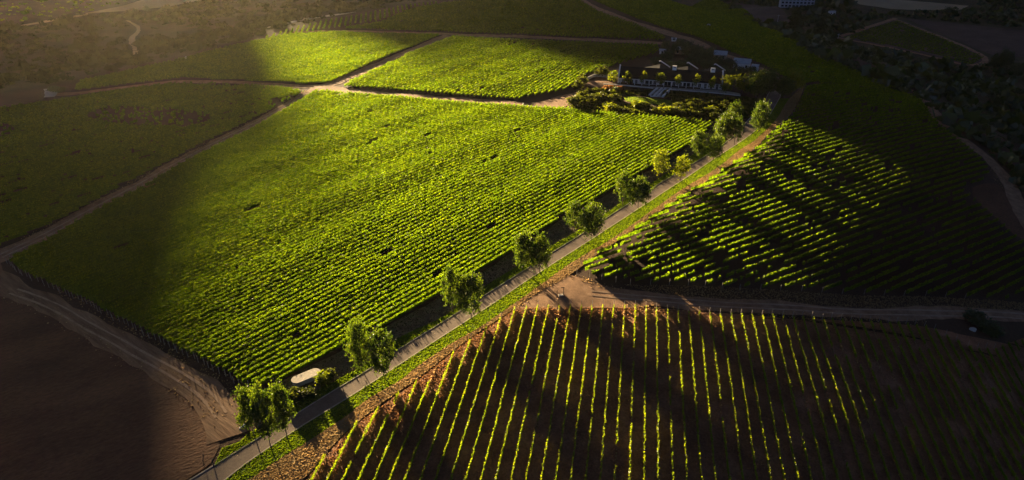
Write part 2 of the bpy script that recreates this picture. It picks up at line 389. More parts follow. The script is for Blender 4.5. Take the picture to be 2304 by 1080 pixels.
ribbon('kerb', DRw, offset(DRw, -.22), M['kerb'], .17, nx=1, raised=.12)
# verges of the drive
GR = [(475, 1117), (560, 1083), (625, 1035), (695, 993), (779, 938), (828, 897), (904, 856), (925, 835), (977, 799), (1019, 771), (1081, 737), (1143, 693), (1221, 639), (1268, 603), (1320, 570), (1372, 542), (1455, 483), (1532, 427), (1620, 375), (1664, 337), (1702, 315), (1736, 281), (1752, 262), (1766, 236), (1776, 222)]
GRw = smooth_line(pxs(GR), 1)
turf_r = (DRw[1:-8], GRw)
DRv = smooth_line(pxs([(470, 1110)] + DR[1:-5] + [(1755, 222)]), 1)
ribbon('verge', DRv, GRw, M['turf'], .085, nx=5, rag=.12)
OUT = [(600, 1140), (690, 1075), (735, 1020), (783, 966), (887, 888), (932, 860), (1041, 772), (1124, 717), (1190, 672), (1288, 617), (1333, 580), (1392, 541), (1473, 484), (1540, 438), (1580, 415), (1642, 373), (1687, 344), (1707, 327), (1731, 300), (1758, 278), (1780, 258), (1804, 213), (1807, 195)]
OUTw = smooth_line(pxs(OUT), 1)
ribbon('dry_verge', GRw, OUTw, M['dry'], .075, nx=5, rag=.3)
GL = [(591, 966), (640, 925), (690, 890), (757, 855), (827, 820), (881, 768), (937, 741), (999, 714), (1028, 691), (1082, 650), (1140, 614), (1185, 588), (1242, 552), (1300, 520), (1348, 491), (1413, 446), (1460, 417), (1512, 382), (1551, 353), (1600, 325), (1630, 308)]
GLw = smooth_line(pxs(GL), 1)
DLv = smooth_line(pxs([(600, 977)] + DL[3:-8] + [(1632, 322)]), 1)
ribbon('verge', GLw, DLv, M['turf'], .085, nx=5, rag=.15)
VL = [(600, 874), (640, 858), (720, 815), (740, 806), (849, 746), (896, 720), (973, 679), (1059, 627), (1120, 591), (1265, 492), (1340, 456), (1374, 435), (1440, 396), (1507, 356), (1547, 331), (1587, 302), (1604, 280)]
VLw = smooth_line(pxs(VL), 1)
ribbon('headland', VLw, GLw, M['weedy'], .06, nx=5, rag=.3)
ribbon('verge', pxs([(484, 1046), (500, 1008), (537, 996), (560, 975), (591, 958)]), pxs([(484, 1050), (510, 1032), (540, 1014), (570, 995), (596, 978)]), M['turf'], .09, nx=3, step=1)
# tracks
track('dirt_track', [(-160, 640), (0, 578), (110, 527), (235, 458), (320, 416), (405, 364), (495, 318), (575, 280), (645, 241), (700, 207), (725, 195), (765, 183), (850, 145), (940, 107), (1005, 80)], [8, 7, 6, 6, 7, 6, 5.5], M['dirt'], .09, .5)
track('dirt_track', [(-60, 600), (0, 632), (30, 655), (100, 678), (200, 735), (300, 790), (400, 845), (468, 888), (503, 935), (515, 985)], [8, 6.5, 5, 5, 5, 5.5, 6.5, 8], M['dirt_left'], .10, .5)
track('dirt_track', [(715, 196), (770, 203), (880, 213), (1000, 222), (1100, 229), (1175, 236)], [7, 6, 5, 5, 6], M['dirt'], .10, .3)
track('dirt_track', [(640, 74), (740, 70), (880, 73), (1010, 77), (1200, 84), (1350, 90), (1505, 98)], [4, 6, 7, 7, 8], M['dirt'], .09, .5)
track('dirt_track', [(120, 213), (170, 211), (300, 195), (420, 181), (560, 188), (640, 192), (715, 196)], [4, 5, 5, 5, 5], M['dirt'], .10, .4)
track('dirt_track', [(1738, 168), (1702, 151), (1650, 131), (1600, 110), (1569, 94), (1540, 85), (1480, 68), (1400, 44), (1340, 20), (1300, -2), (1270, -20)], [7, 6, 7, 11, 9, 8, 7, 7], M['dirt'], .09, .5)
track('dirt_track', [(1270, 660), (1340, 660), (1410, 668), (1550, 681), (1700, 690), (1850, 699), (2000, 704), (2150, 706), (2304, 713), (2450, 722)], [6, 5.5, 4.5, 4.5, 4.5, 4.5, 4.5], M['dirt'], .10, .5)
track('dirt_track', [(2060, 205), (2090, 240), (2112, 275), (2170, 316), (2232, 362), (2268, 405), (2285, 450), (2315, 520), (2400, 640)], [6, 9, 6, 6, 6, 5], M['dirt'], .10, .4)
sheet('bare_ground', blob([(2170, 430), (2232, 405), (2268, 430), (2290, 480), (2330, 545), (2300, 545), (2240, 490)]), M['plough'], .07)
sheet('bare_ground', blob([(1135, 705), (1190, 672), (1235, 628), (1262, 612), (1290, 618), (1340, 642), (1420, 656), (1520, 680), (1440, 692), (1300, 697)]), M['dirt'], .10, .8)
track('path', [(600, 63), (660, 48), (720, 38), (800, 27)], [2, 6, 6, 2], M['stone'], .12, .2)
track('path', [(285, 47), (305, 56), (314, 68), (308, 78), (296, 84), (300, 100), (306, 112), (302, 128)], [2, 3, 4, 3, 4, 4, 3], M['tan_field'], .5, .4)
track('path', [(0, 70), (60, 58), (115, 48), (200, 33)], [5, 5, 4], M['tan_field'], .6, .4)
sheet('stubble_field', pxs([(190, 33), (290, 12), (340, -4), (480, -4), (440, 5), (370, 18), (300, 26)]), M['tan_field'], .8, 8)
track('path', [(112, 200), (118, 212), (110, 220)], [4, 5, 4], M['stone'], .3, .2)
def ruts(px, width, gap):
    C = resample(smooth_line([at2(*p) for p in px]), 1.5); t = np.gradient(C, axis=0); t /= np.linalg.norm(t, axis=1)[:, None]; nr = np.stack([-t[:, 1], t[:, 0]], 1)
    for sgn in (-1, 1):
        a, b = C + nr * (sgn * gap + width / 2), C + nr * (sgn * gap - width / 2)
        ribbon('wheel_track', a, b, M['rut'], .135, nx=2, step=1.5, rag=.07)
ruts([(30, 656), (100, 678), (200, 735), (300, 790), (400, 845), (465, 886), (498, 935)], .55, .95)
ruts([(1330, 660), (1410, 668), (1550, 681), (1700, 690), (1850, 699), (2000, 704), (2150, 706), (2304, 713), (2400, 720)], .5, .9)
ruts([(0, 578), (110, 527), (235, 458), (320, 416), (405, 364), (495, 318), (575, 280), (645, 241), (690, 213)], .6, 1.0)
# soil under the young rows, ploughed corner, garden surfaces, far fields
YB = [(600, 1150), (690, 1080), (735, 1024), (783, 970), (887, 893), (932, 864), (1041, 777), (1124, 722), (1162, 694), (1250, 691), (1400, 691), (1550, 704), (1700, 712), (1800, 716), (1950, 725), (2080, 735), (2120, 752), (2180, 782), (2240, 786), (2304, 760), (2450, 765), (2500, 1150)]
sheet('soil', pxs(YB), M['young_soil'], .085, 1.2)
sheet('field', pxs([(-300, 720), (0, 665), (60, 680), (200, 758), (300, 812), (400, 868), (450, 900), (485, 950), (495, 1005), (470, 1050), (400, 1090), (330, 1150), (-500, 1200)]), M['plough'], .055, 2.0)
LAWN = pxs([(1401, 218), (1427, 217), (1465, 221), (1500, 225), (1534, 230), (1524, 237), (1502, 239.5), (1460, 233), (1427, 231), (1409, 228)])
sheet('lawn', LAWN, M['lawn'], .12, 1.0)
sheet('courtyard', blob([(1180, 241), (1240, 222), (1268, 214), (1300, 206), (1312, 212), (1290, 226), (1272, 240), (1272, 245)]), M['dirt'], .08, 1.5)
sheet('courtyard', pxs([(1322, 196), (1322, 182), (1370, 184), (1384, 189), (1366, 198)]), M['dirt'], .12, 1.5)
sheet('terrace', pxs([(1360, 190), (1372, 188), (1625, 204), (1668, 211), (1664, 215), (1540, 203), (1462, 199)]), M['stone'], .10, 1.0)
sheet('field', pxs([(1890, 86), (1960, 62), (2020, 44), (2120, 80), (2222, 130), (2190, 152), (2100, 127), (2000, 106)]), M['far_soil'], .35, 5)
sheet('field', pxs([(2035, 42), (2170, 55), (2330, 72), (2330, 132), (2235, 126), (2130, 82)]), M['far_soil'], .35, 5)
sheet('field', pxs([(1640, 8), (1700, 10), (1760, 20), (1780, 50), (1740, 62), (1690, 38)]), M['far_soil'], .35, 5)
sheet('stubble_field', pxs([(1885, -6), (2000, -2), (2180, 14), (2160, 24), (2010, 22), (1930, 10)]), M['tan_field'], .5, 6)
track('path', [(1888, 84), (1960, 60), (2015, 42)], 5, M['dirt'], .6, .3)
track('path', [(2010, 45), (2120, 85), (2228, 130), (2195, 154), (2100, 130), (2000, 108), (1885, 86)], 4.5, M['dirt'], .6, .3)

# ------------------------------------------------------------------ vine rows
def noise1(n, step):
    k = rng.normal(size=max(3, int(n / step) + 3)); return np.interp(np.arange(n) / step, np.arange(len(k)), k)
def row_geometry(p0, p1, w, hgt, base, gaps, q_scale=1.0, cover=2.1, minsize=.22, patchy=None):
    Lr = float(np.linalg.norm(p1 - p0)); d = (p1 - p0) / Lr; nrm = np.array([-d[1], d[0]])
    mid = (p0 + p1) / 2; dist = math.hypot(mid[0], mid[1], CAM_H)
    size = min(max(0.95 * dist / 682 * q_scale, minsize), 1.0)
    n = int(Lr * cover * (hgt / 1.3) / size ** 2) + 6
    t = rng.uniform(0, Lr, n)
    m = int(Lr) + 4
    lump = .5 + .5 * np.cos(2 * math.pi * t / 1.25 + rng.uniform(0, 6)); keep = rng.uniform(size=n) < .76 + .24 * lump
    off = np.zeros(m, bool)
    for _ in range(rng.poisson(Lr * gaps)):
        a = rng.integers(0, m); off[a:a + int(rng.integers(1, 6))] = True
    if patchy is not None:
        for k in range(m):
            q = p0 + d * min(k, Lr)
            if rng.uniform() < patchy(q[0], q[1]): off[k] = True
    keep &= ~off[np.clip(t.astype(int), 0, m - 1)]
    t = t[keep]; n = len(t)
    vig = np.interp(t, np.arange(m), 1 + .09 * rng.normal(size=m)); wig = np.interp(t, np.arange(m), .06 * rng.normal(size=m))
    a = rng.uniform(0, 2 * math.pi, n); r = np.sqrt(rng.uniform(.25, 1.0, n))
    lat = .5 * w * np.cos(a) * r + wig; zz = base + (hgt - base) * vig * (.5 + .5 * np.sin(a) * r)
    shoot = rng.uniform(size=n) < .06; zz[shoot] += rng.uniform(.05, .35, shoot.sum()) * hgt * .6
    xy = p0 + t[:, None] * d + lat[:, None] * nrm
    C = np.concatenate([xy, (height(xy[:, 0], xy[:, 1]) + zz)[:, None]], 1)
    Q = rand_quads(C, size * rng.uniform(.75, 1.3, n)); tint = np.clip(.5 + .16 * rng.normal(size=n) + .1 * np.interp(t, np.arange(m), rng.normal(size=m)), 0, 1)
    # inner leaf wall added to block light through the row, in darker tint
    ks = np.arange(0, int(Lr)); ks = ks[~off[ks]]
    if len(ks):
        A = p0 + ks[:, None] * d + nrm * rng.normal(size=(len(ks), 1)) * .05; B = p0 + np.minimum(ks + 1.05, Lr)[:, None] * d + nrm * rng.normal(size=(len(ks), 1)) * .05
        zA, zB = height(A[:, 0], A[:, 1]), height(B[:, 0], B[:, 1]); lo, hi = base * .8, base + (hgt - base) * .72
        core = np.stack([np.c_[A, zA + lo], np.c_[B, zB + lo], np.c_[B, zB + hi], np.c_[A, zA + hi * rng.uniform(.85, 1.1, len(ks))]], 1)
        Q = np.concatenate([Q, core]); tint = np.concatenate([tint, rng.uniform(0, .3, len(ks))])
    return Q, tint
def ordinal(n):
    return f"{n}{'th' if 10 <= n % 100 <= 20 else {1: 'st', 2: 'nd', 3: 'rd'}.get(n % 10, 'th')}"
ROWS = []                                                   # candidates from every block
def block(poly_px, a_px, b_px, spacing, origin_px, label, group, style, inset=0.0):
    poly = pxs(poly_px) if not isinstance(poly_px, np.ndarray) else poly_px
    d = at2(*b_px) - at2(*a_px); d /= np.linalg.norm(d); n = np.array([-d[1], d[0]])
    o = at2(*origin_px)
    if (poly.mean(0) - o) @ n < 0: n = -n
    k0, k1 = (poly - o) @ n, (poly - o) @ d
    for i in range(int(k0.min() / spacing) - 1, int(k0.max() / spacing) + 2):
        c = i * spacing + spacing * .5; hits = []
        for j in range(len(poly)):
            ka, kb = k0[j - 1], k0[j]
            if (ka > c) != (kb > c): hits.append(k1[j - 1] + (k1[j] - k1[j - 1]) * (c - ka) / (kb - ka))
        hits.sort()
        for s0, s1 in list(zip(hits[:-1], hits[1:]))[::2]:
            s0 += rng.uniform(0, .8); s1 -= rng.uniform(0, .8)
            if s1 - s0 < 3: continue
            p0, p1 = o + n * c + d * s0, o + n * c + d * s1
            P = p0 + np.linspace(0, 1, 24)[:, None] * (p1 - p0)
            q = proj(np.c_[P, height(P[:, 0], P[:, 1])]); vis = (q[:, 0] > -20) & (q[:, 0] < PW + 20) & (q[:, 1] > -20) & (q[:, 1] < PH + 40)
            if not vis.any(): continue
            i0, i1 = np.where(vis)[0][[0, -1]]
            pa, pb = P[max(i0 - 1, 0)], P[min(i1 + 1, 23)]
            sz = vis.mean() * np.linalg.norm(p1 - p0) / np.mean(np.hypot(P[:, 0], P[:, 1])) ** 2
            ROWS.append(dict(p0=pa, p1=pb, size=sz, label=label, group=group, style=style, key=(group, i)))
BOTTOM = [(0, 598), (60, 622), (130, 652), (240, 707), (330, 754), (430, 802), (500, 842), (548, 868)]
MID = [(18, 588)] + BOTTOM[1:] + [(600, 872), (636, 860), (716, 816), (740, 806), (845, 747), (896, 719), (973, 678), (1059, 626), (1120, 590), (1265, 491), (1340, 455), (1374, 434), (1440, 395), (1507, 355), (1547, 330), (1587, 301), (1604, 278), (1558, 271), (1413, 260), (1277, 246), (1160, 240), (1000, 229), (880, 218), (770, 210), (735, 206), (708, 207), (645, 247), (575, 287), (495, 327), (405, 373), (320, 425), (235, 467), (110, 541)]
block(MID, (1120, 585), (1467, 383), 1.63, (1120, 590), 'leafy vine row, {} from the paved drive in the big sunlit block left of it', 'vine rows of the big sunlit block', 'mid')
RIGHT = [(1290, 616), (1335, 578), (1393, 540), (1475, 483), (1542, 437), (1582, 414), (1644, 372), (1690, 343), (1712, 326), (1735, 300), (1762, 278), (1784, 258), (1808, 213), (1812, 196), (1850, 190), (1950, 200), (2070, 226), (2098, 268), (2150, 312), (2215, 362), (2228, 398), (2165, 430), (2240, 494), (2300, 548), (2480, 660), (2480, 690), (2304, 680), (2150, 670), (2000, 664), (1800, 655), (1650, 650), (1550, 641), (1400, 638)]
block(RIGHT, (1351, 627), (1560, 554), 2.5, (1900, 670), 'vine row right of the drive, {} up from the dirt track below that block', 'vine rows right of the drive', 'right')
block(YB, (1490, 700), (1498, 1060), 2.5, (690, 1076), 'thin young vine row on bare brown soil, {} from the drive side', 'young vine rows on brown soil', 'young')
B2 = [(768, 196), (850, 156), (920, 122), (1022, 83), (1130, 89), (1300, 95), (1480, 102), (1482, 118), (1452, 129), (1393, 145), (1356, 155), (1335, 162), (1302, 178), (1277, 203), (1238, 211), (1193, 218), (1164, 225), (1050, 218), (900, 206), (800, 199)]
block(B2, (1108, 223), (1198, 170), 2.0, (1238, 212), 'vine row, {} from the garden court in the block behind the cross track', 'vine rows of the block beside the garden', 'far')
LEFT = [(-250, 660), (0, 556), (150, 491), (325, 394), (420, 344), (500, 304), (600, 254), (685, 208), (640, 198), (560, 193), (420, 186), (300, 200), (190, 217), (100, 232), (-200, 275)]
block(LEFT, (1120, 585), (1467, 383), 1.8, (690, 205), 'shaded vine row, {} from the crossing in the dim block left of the track', 'vine rows of the dim left block', 'left')
HILL = [(165, 206), (300, 190), (420, 176), (560, 183), (690, 190), (745, 186), (850, 138), (990, 80), (880, 77), (740, 74), (640, 80), (605, 88), (510, 108), (420, 131), (280, 163), (180, 185)]
block(HILL, (450, 160), (700, 164), 2.0, (690, 188), 'vine row on the rounded knoll, {} up from the track crossing', 'vine rows on the knoll', 'far')
TERR = [(575, 92), (640, 70), (740, 47), (830, 31), (920, 12), (1000, 5), (930, 18), (860, 46), (760, 63), (680, 76)]
block(TERR, (700, 72), (708, 52), 3.2, (580, 90), 'short vine row on the steep edge of the knoll, {} from its low end', 'short rows on the knoll edge', 'far')
TOP = [(770, 65), (860, 50), (930, 20), (1000, 8), (1140, -6), (1280, -14), (1318, 10), (1350, 29), (1430, 56), (1490, 80), (1500, 92), (1350, 86), (1200, 80), (1020, 73), (880, 69)]
block(TOP, (1108, 223), (1198, 170), 2.2, (1500, 92), 'shaded vine row of the top block, {} from the house end', 'vine rows of the top block', 'far')
UPR = [(1322, -4), (1420, 38), (1480, 60), (1550, 79), (1610, 102), (1660, 125), (1716, 147), (1752, 170), (1800, 190), (1850, 188), (1950, 198), (2060, 222), (2000, 194), (1900, 150), (1800, 104), (1700, 46), (1650, 16), (1600, -8)]
block(UPR, (1351, 627), (1560, 554), 2.5, (2000, 195), 'dark vine row of the far right slope, {} from its low end', 'vine rows of the far right slope', 'far')
FAR_A = [(1895, 86), (1960, 64), (2018, 47), (2115, 83), (2215, 129), (2188, 149), (2100, 124), (2000, 103)]
block(FAR_A, (1930, 80), (2180, 140), 5.0, (1895, 86), 'dark vine row of the far valley field, {} from its low side', 'vine rows in the far valley', 'valley')

POST = MB(); POST.tube([(0, 0, -.2), (0, 0, 1.75)], [.055, .05], 6); 
post_me = bpy.data.meshes.new('end_post'); post_me.from_pydata(POST.v, [], POST.f); post_me.materials.append(M['wood'])
STY = dict(mid=dict(w=.52, hgt=1.55, base=.35, gaps=.0015), right=dict(w=.50, hgt=1.55, base=.45, gaps=.022), young=dict(w=.33, hgt=1.15, base=.30, gaps=.02, cover=1.25, minsize=.2),
           far=dict(w=.95, hgt=1.5, base=.35, gaps=.003), left=dict(w=.95, hgt=1.4, base=.35, gaps=.015), valley=dict(w=1.0, hgt=1.2, base=.3, gaps=.02, cover=1.5))
rc = flat(1500, 620)
def patch_right(x, y):
    return .30 * math.exp(-(((x - 45) / 40) ** 2 + ((y - 142) / 14) ** 2)) + .03
def patch_left(x, y):
    v = math.sin(x * .045 + 2) * math.sin(y * .11 + x * .02) ; return .75 if (v > .35 and y > 232) else .03
ROWS.sort(key=lambda r: -r['size'])
named = sorted(ROWS[:300], key=lambda r: r['key']); rest = ROWS[300:]
count = {}
restQ, restT = [], []
for r in named:
    k = r['group']; count[k] = count.get(k, 0) + 1
    sty = dict(STY[r['style']])
    if r['style'] == 'right': sty['patchy'] = patch_right
    if r['style'] == 'left': sty['patchy'] = patch_left
    Q, T = row_geometry(r['p0'], r['p1'], **sty)
    z0 = hz(*r['p0']); Q = Q - np.array([r['p0'][0], r['p0'][1], z0])
    root = empty('vine_row', (r['p0'][0], r['p0'][1], z0), 0, r['label'].format(ordinal(count[k])), 'vine row', r['group'])
    link('foliage', quads_mesh('foliage', Q, T), M['young_vine' if r['style'] == 'young' else 'vine'], root)
    ends = {'mid': [r['p0'] if r['p0'][1] < r['p1'][1] else r['p1']], 'young': [r['p0'] if r['p0'][1] > r['p1'][1] else r['p1']], 'right': [r['p0'] if r['p0'][0] < r['p1'][0] else r['p1']]}.get(r['style'], [])
    for e in ends:
        dd = (r['p1'] - r['p0']); dd = dd / np.linalg.norm(dd); s = .7 if np.allclose(e, r['p1']) else -.7
        e = e + dd * s; link('end_post', post_me, None, root, (e[0] - r['p0'][0], e[1] - r['p0'][1], hz(*e) - z0))
    if r['style'] == 'young':
        Lr = np.linalg.norm(r['p1'] - r['p0']); n = int(Lr * 9); t = rng.uniform(0, 1, n); xy = r['p0'] + t[:, None] * (r['p1'] - r['p0']) + rng.normal(size=(n, 2)) * .10
        C = np.c_[xy, height(xy[:, 0], xy[:, 1]) + rng.uniform(.05, .28, n)] - np.array([r['p0'][0], r['p0'][1], z0])
        tag(link('straw_strip', quads_mesh('straw_strip', rand_quads(C, .26, .5), rng.uniform(.1, .9, n)), M['straw'], root), kind='stuff')
for r in rest:
    sty = dict(STY[r['style']])
    if r['style'] == 'left': sty['patchy'] = patch_left
    Q, T = row_geometry(r['p0'], r['p1'], **sty); restQ.append(Q); restT.append(T)
tag(link('distant_vines', quads_mesh('distant_vines', np.concatenate(restQ), np.concatenate(restT)), M['vine']), 'close vine rows covering the shaded and more distant blocks', 'vines', None, 'stuff')
print('ROWS', len(ROWS), count)

# ------------------------------------------------------------------ trees and shrubs
def crown_quads(rx, ry, rzz, cz, clumps, per, size, csig, shape=1.0, hollow=.35):
    v = rng.normal(size=(clumps, 3)); v /= np.linalg.norm(v, axis=1)[:, None]; rr = rng.uniform(hollow, 1.0, clumps) ** .6
    v *= rr[:, None]; v[:, :2] *= (1 - .28 * shape * np.clip(v[:, 2:3], -1, 1))
    C = v * np.array([rx, ry, rzz]) + np.array([0, 0, cz]) + rng.normal(size=(clumps, 3)) * .12 * rx
    k = rng.uniform(.5, 1.4, clumps); ct_ = rng.uniform(.15, .85, clumps)
    P = np.repeat(C, per, 0) + rng.normal(size=(clumps * per, 3)) * (csig * np.repeat(k, per))[:, None]
    T = np.repeat(ct_, per) + rng.normal(size=clumps * per) * .18
    return rand_quads(P, size * rng.uniform(.7, 1.3, len(P))), T
def tree_proto(mname, rx, rzz, cz, clumps, per, size, csig, trunk_r, shape=1.0, lean=0.0, limbs=6, bare=None):
    """unit tree one metre tall: trunk with limbs, crown of leaf faces"""
    root = empty('tree', (0, 0, 0))
    t = MB(); top = cz + rzz * .45
    t.tube([(0, 0, -.03), (.006, 0, .05), (.01 + lean * .3, .006, .25), (.012 + lean, 0, .55), (.005 + lean, 0, top)], [trunk_r * 1.4, trunk_r, trunk_r * .8, trunk_r * .55, trunk_r * .15], 8)
    for k in range(limbs):
        a = k * 2.4 + rng.uniform(0, 1); z = rng.uniform(.22, .55); L = rx * rng.uniform(.5, .85)
        t.tube([(.012 + lean * z, 0, z), (L * .5 * math.cos(a), L * .5 * math.sin(a), z + .08), (L * math.cos(a), L * math.sin(a), z + .2)], [trunk_r * .45, trunk_r * .3, trunk_r * .1], 5)
    t.build('trunk', M['bark'], root, smooth=True)
    Q, T = crown_quads(rx, rx, rzz, cz, clumps, per, size, csig, shape)
    link('crown', quads_mesh('crown', Q, T), M[mname], root)
    return root
PROTO = {}
PROTO['round'] = [tree_proto('tree', rx, rz_, cz, n, 40, .036, cs, .014, sh, ln) for rx, rz_, cz, n, cs, sh, ln in
                  ((.34, .42, .58, 120, .050, 1.0, 0), (.31, .43, .57, 95, .045, .6, .02), (.37, .40, .58, 140, .055, 1.3, -.02), (.33, .40, .60, 80, .042, .8, .03), (.35, .43, .57, 110, .060, .4, 0))]
PROTO['upright'] = [tree_proto('tree', .235, .37, .63, 90, 42, .034, .042, .013, sh, ln, 5) for sh, ln in ((.9, 0), (.6, .015), (1.2, -.01))]
PROTO['loose'] = [tree_proto('tree_lime', .26, .42, .56, 44, 34, .045, .055, .012, .4) for _ in range(2)]
PROTO['dark'] = [tree_proto('tree_dark', .42, .42, .55, 80, 26, .05, .07, .02, .3) for _ in range(2)]
PROTO['small'] = [tree_proto('tree_lime', .27, .33, .64, 22, 16, .085, .06, .02, .2) for _ in range(2)]
PROTO['lime'] = [tree_proto('tree_lime', .38, .40, .56, 60, 24, .055, .06, .018, .3) for _ in range(1)]
def pine_proto():
    root = empty('tree', (0, 0, 0)); t = MB(); t.tube([(0, 0, -.03), (0, 0, .5), (0, 0, .98)], [.022, .014, .004], 7)
    Qs, Ts = [], []
    for z in np.linspace(.16, .97, 15):
        L = .26 * (1.02 - z) ** .7 + .02
        for k in range(9):
            a = rng.uniform(0, 6.28); n = 16; s = rng.uniform(.2, 1, n); ll = L * rng.uniform(.6, 1.1)
            P = np.stack([s * ll * math.cos(a), s * ll * math.sin(a), z - .09 * s * ll / .25 + rng.normal(size=n) * .012], 1) + rng.normal(size=(n, 3)) * .014
            Qs.append(rand_quads(P, .05)); Ts.append(rng.uniform(0, .7, n))
    t.build('trunk', M['bark'], root, smooth=True)
    link('crown', quads_mesh('crown', np.concatenate(Qs), np.concatenate(Ts)), M['tree_dark'], root); return root
PROTO['pine'] = [pine_proto()]
used = set()
def plant_tree(kind, base_px, top_py, label, group=None, width_px=None, name=None, cat='tree'):
    b = at(*base_px); H = up_height(b, top_py); v = PROTO[kind]; p = v[rng.integers(len(v))]
    sx = H
    if width_px and kind == 'round': width_px = width_px * rng.uniform(.74, .90)
    if width_px:
        rx0 = {'round': .74, 'upright': .50, 'loose': .58, 'dark': 1.0, 'small': .66, 'lime': .92, 'pine': .52}[kind]
        sx = wpx(b, width_px) / rx0
    rz = rng.uniform(0, 6.28)
    return dup(p, (b[0], b[1], b[2]), rz, (sx, sx, H), label, cat, group)
G = 'trees lining the paved drive'
plant_tree('upright', (572, 979), 874, 'left tree of the dense trio at the near end of the drive', G, 46)
plant_tree('upright', (609, 1006), 870, 'middle tree of the dense trio at the near end, standing nearest the camera', G, 44)
plant_tree('upright', (647, 988), 865, 'right tree of the dense trio at the near end of the drive', G, 46)
plant_tree('round', (813, 832), 722, 'vineyard-side tree of the pair next to the white oblong plinth', G, 62)
plant_tree('round', (863, 847), 740, 'verge-side tree of the pair next to the white oblong plinth', G, 84)
plant_tree('round', (1018, 704), 600, 'second pair up the drive, the tree on the vineyard side', G, 62)
plant_tree('round', (1060, 716), 613, 'second pair up the drive, the darker tree on the grass verge', G, 66)
plant_tree('round', (1176, 606), 521, 'vineyard-side tree of the pair opposite the sandy junction', G, 56)
plant_tree('round', (1214, 615), 529, 'verge-side tree of the pair opposite the sandy junction', G, 56)
plant_tree('round', (1291, 523), 453, 'fourth pair up the drive, the tree on the vineyard side', G, 46)
plant_tree('round', (1330, 539), 458, 'fourth pair up the drive, the tree on the grass verge', G, 54)
plant_tree('round', (1400, 462), 387, 'fifth pair up the drive, the tree on the vineyard side', G, 48)
plant_tree('round', (1435, 469), 399, 'fifth pair up the drive, the round tree on the grass verge', G, 48)
plant_tree('loose', (1484, 397), 338, 'thin yellow-green tree leaning on the vineyard side of the drive', G, 36)
plant_tree('loose', (1530, 408), 347, 'thin yellow-green tree overhanging the drive from the verge', G, 34)
plant_tree('round', (1568, 352), 290, 'sixth pair up the drive, the tree beside the last vine rows', G, 46)
plant_tree('round', (1604, 361), 306, 'sixth pair up the drive, the low dark tree on the verge', G, 48)
plant_tree('round', (1624, 319), 258, 'front left tree of the cluster of three below the house drive', G, 44)
plant_tree('round', (1652, 326), 266, 'front right tree of the cluster of three below the house drive', G, 42)
plant_tree('round', (1648, 292), 230, 'tallest back tree of the cluster of three below the house drive', G, 44)
plant_tree('round', (1707, 297), 231, 'single full tree on the verge where the drive bends', G, 50)
HG = 'small trees in front of the house'
for k, (x, t, b, w) in enumerate([(1379, 156, 190, 24), (1411, 159, 192, 23), (1446, 161, 194, 21), (1484, 160, 195, 27), (1523, 167, 203, 19), (1565, 167, 202, 21), (1600, 171, 204, 21)]):
    plant_tree('small', (x, b), t, ['small lime tree at the left gable of the white house', 'small lime tree, second from the left gable of the house', 'thin small tree between the left gable and the white steps', 'broad small tree just left above the white steps', 'thin pale small tree just right of the white steps', 'rounded small tree in front of the right half of the veranda', 'darkest small tree, beside the right front wall of the house'][k], HG, w)
plant_tree('lime', (1633, 210), 168, 'green tree touching the right end of the house', None, 38)
plant_tree('lime', (1668, 212), 168, 'bright yellow-green tree right of the house end', None, 44)
plant_tree('round', (1700, 222), 155, 'big dark tree between the house end and the drive', None, 66)
plant_tree('round', (1726, 213), 158, 'dark tree leaning over the inner bend of the drive', None, 56)
plant_tree('round', (1762, 221), 175, 'low dark tree at the outer bend of the drive', None, 50)
plant_tree('lime', (1782, 214), 154, 'tall green tree at the outer bend of the drive', None, 44)
for k, (x, b, t, w) in enumerate([(1497, 118, 90, 22), (1516, 122, 96, 20), (1545, 128, 92, 34), (1568, 126, 100, 30), (1585, 142, 108, 36), (1560, 150, 118, 44), (1612, 150, 125, 36), (1640, 152, 132, 34), (1660, 168, 148, 38), (1690, 168, 148, 26), (1515, 158, 136, 40), (1535, 160, 136, 42), (1475, 146, 126, 30), (1500, 140, 112, 30), (1590, 160, 134, 36), (1625, 168, 146, 34), (1645, 178, 154, 36), (1528, 112, 86, 24), (1600, 128, 104, 26)]):
    plant_tree('dark', (x, b), t, 'dark bushy tree in the shaded garden behind the house', 'dark trees behind the house', w)
plant_tree('pine', (1786, 72), 17, 'tall dark pine standing left of its twin in the valley', 'pines in the valley', 44)
plant_tree('pine', (1841, 90), 36, 'broad dark pine standing right of its twin in the valley', 'pines in the valley', 44)
plant_tree('dark', (330, 26), 12, 'lone dark tree on the skyline of the scrub hill', None, 16)
plant_tree('dark', (2132, 33), 15, 'round dark tree beside the pale stubble in the far valley', None, 26)
for k, (x, b, t, w) in enumerate([(2235, 150, 118, 20), (2250, 152, 106, 18), (2262, 156, 112, 20), (2282, 170, 140, 26)]):
    plant_tree('dark', (x, b), t, ['short dark tree at the tip of the far terraced field', 'tallest dark tree at the tip of the far terraced field', 'right dark tree at the tip of the far terraced field', 'low broad dark tree right of the far terraced field'][k], None, w)
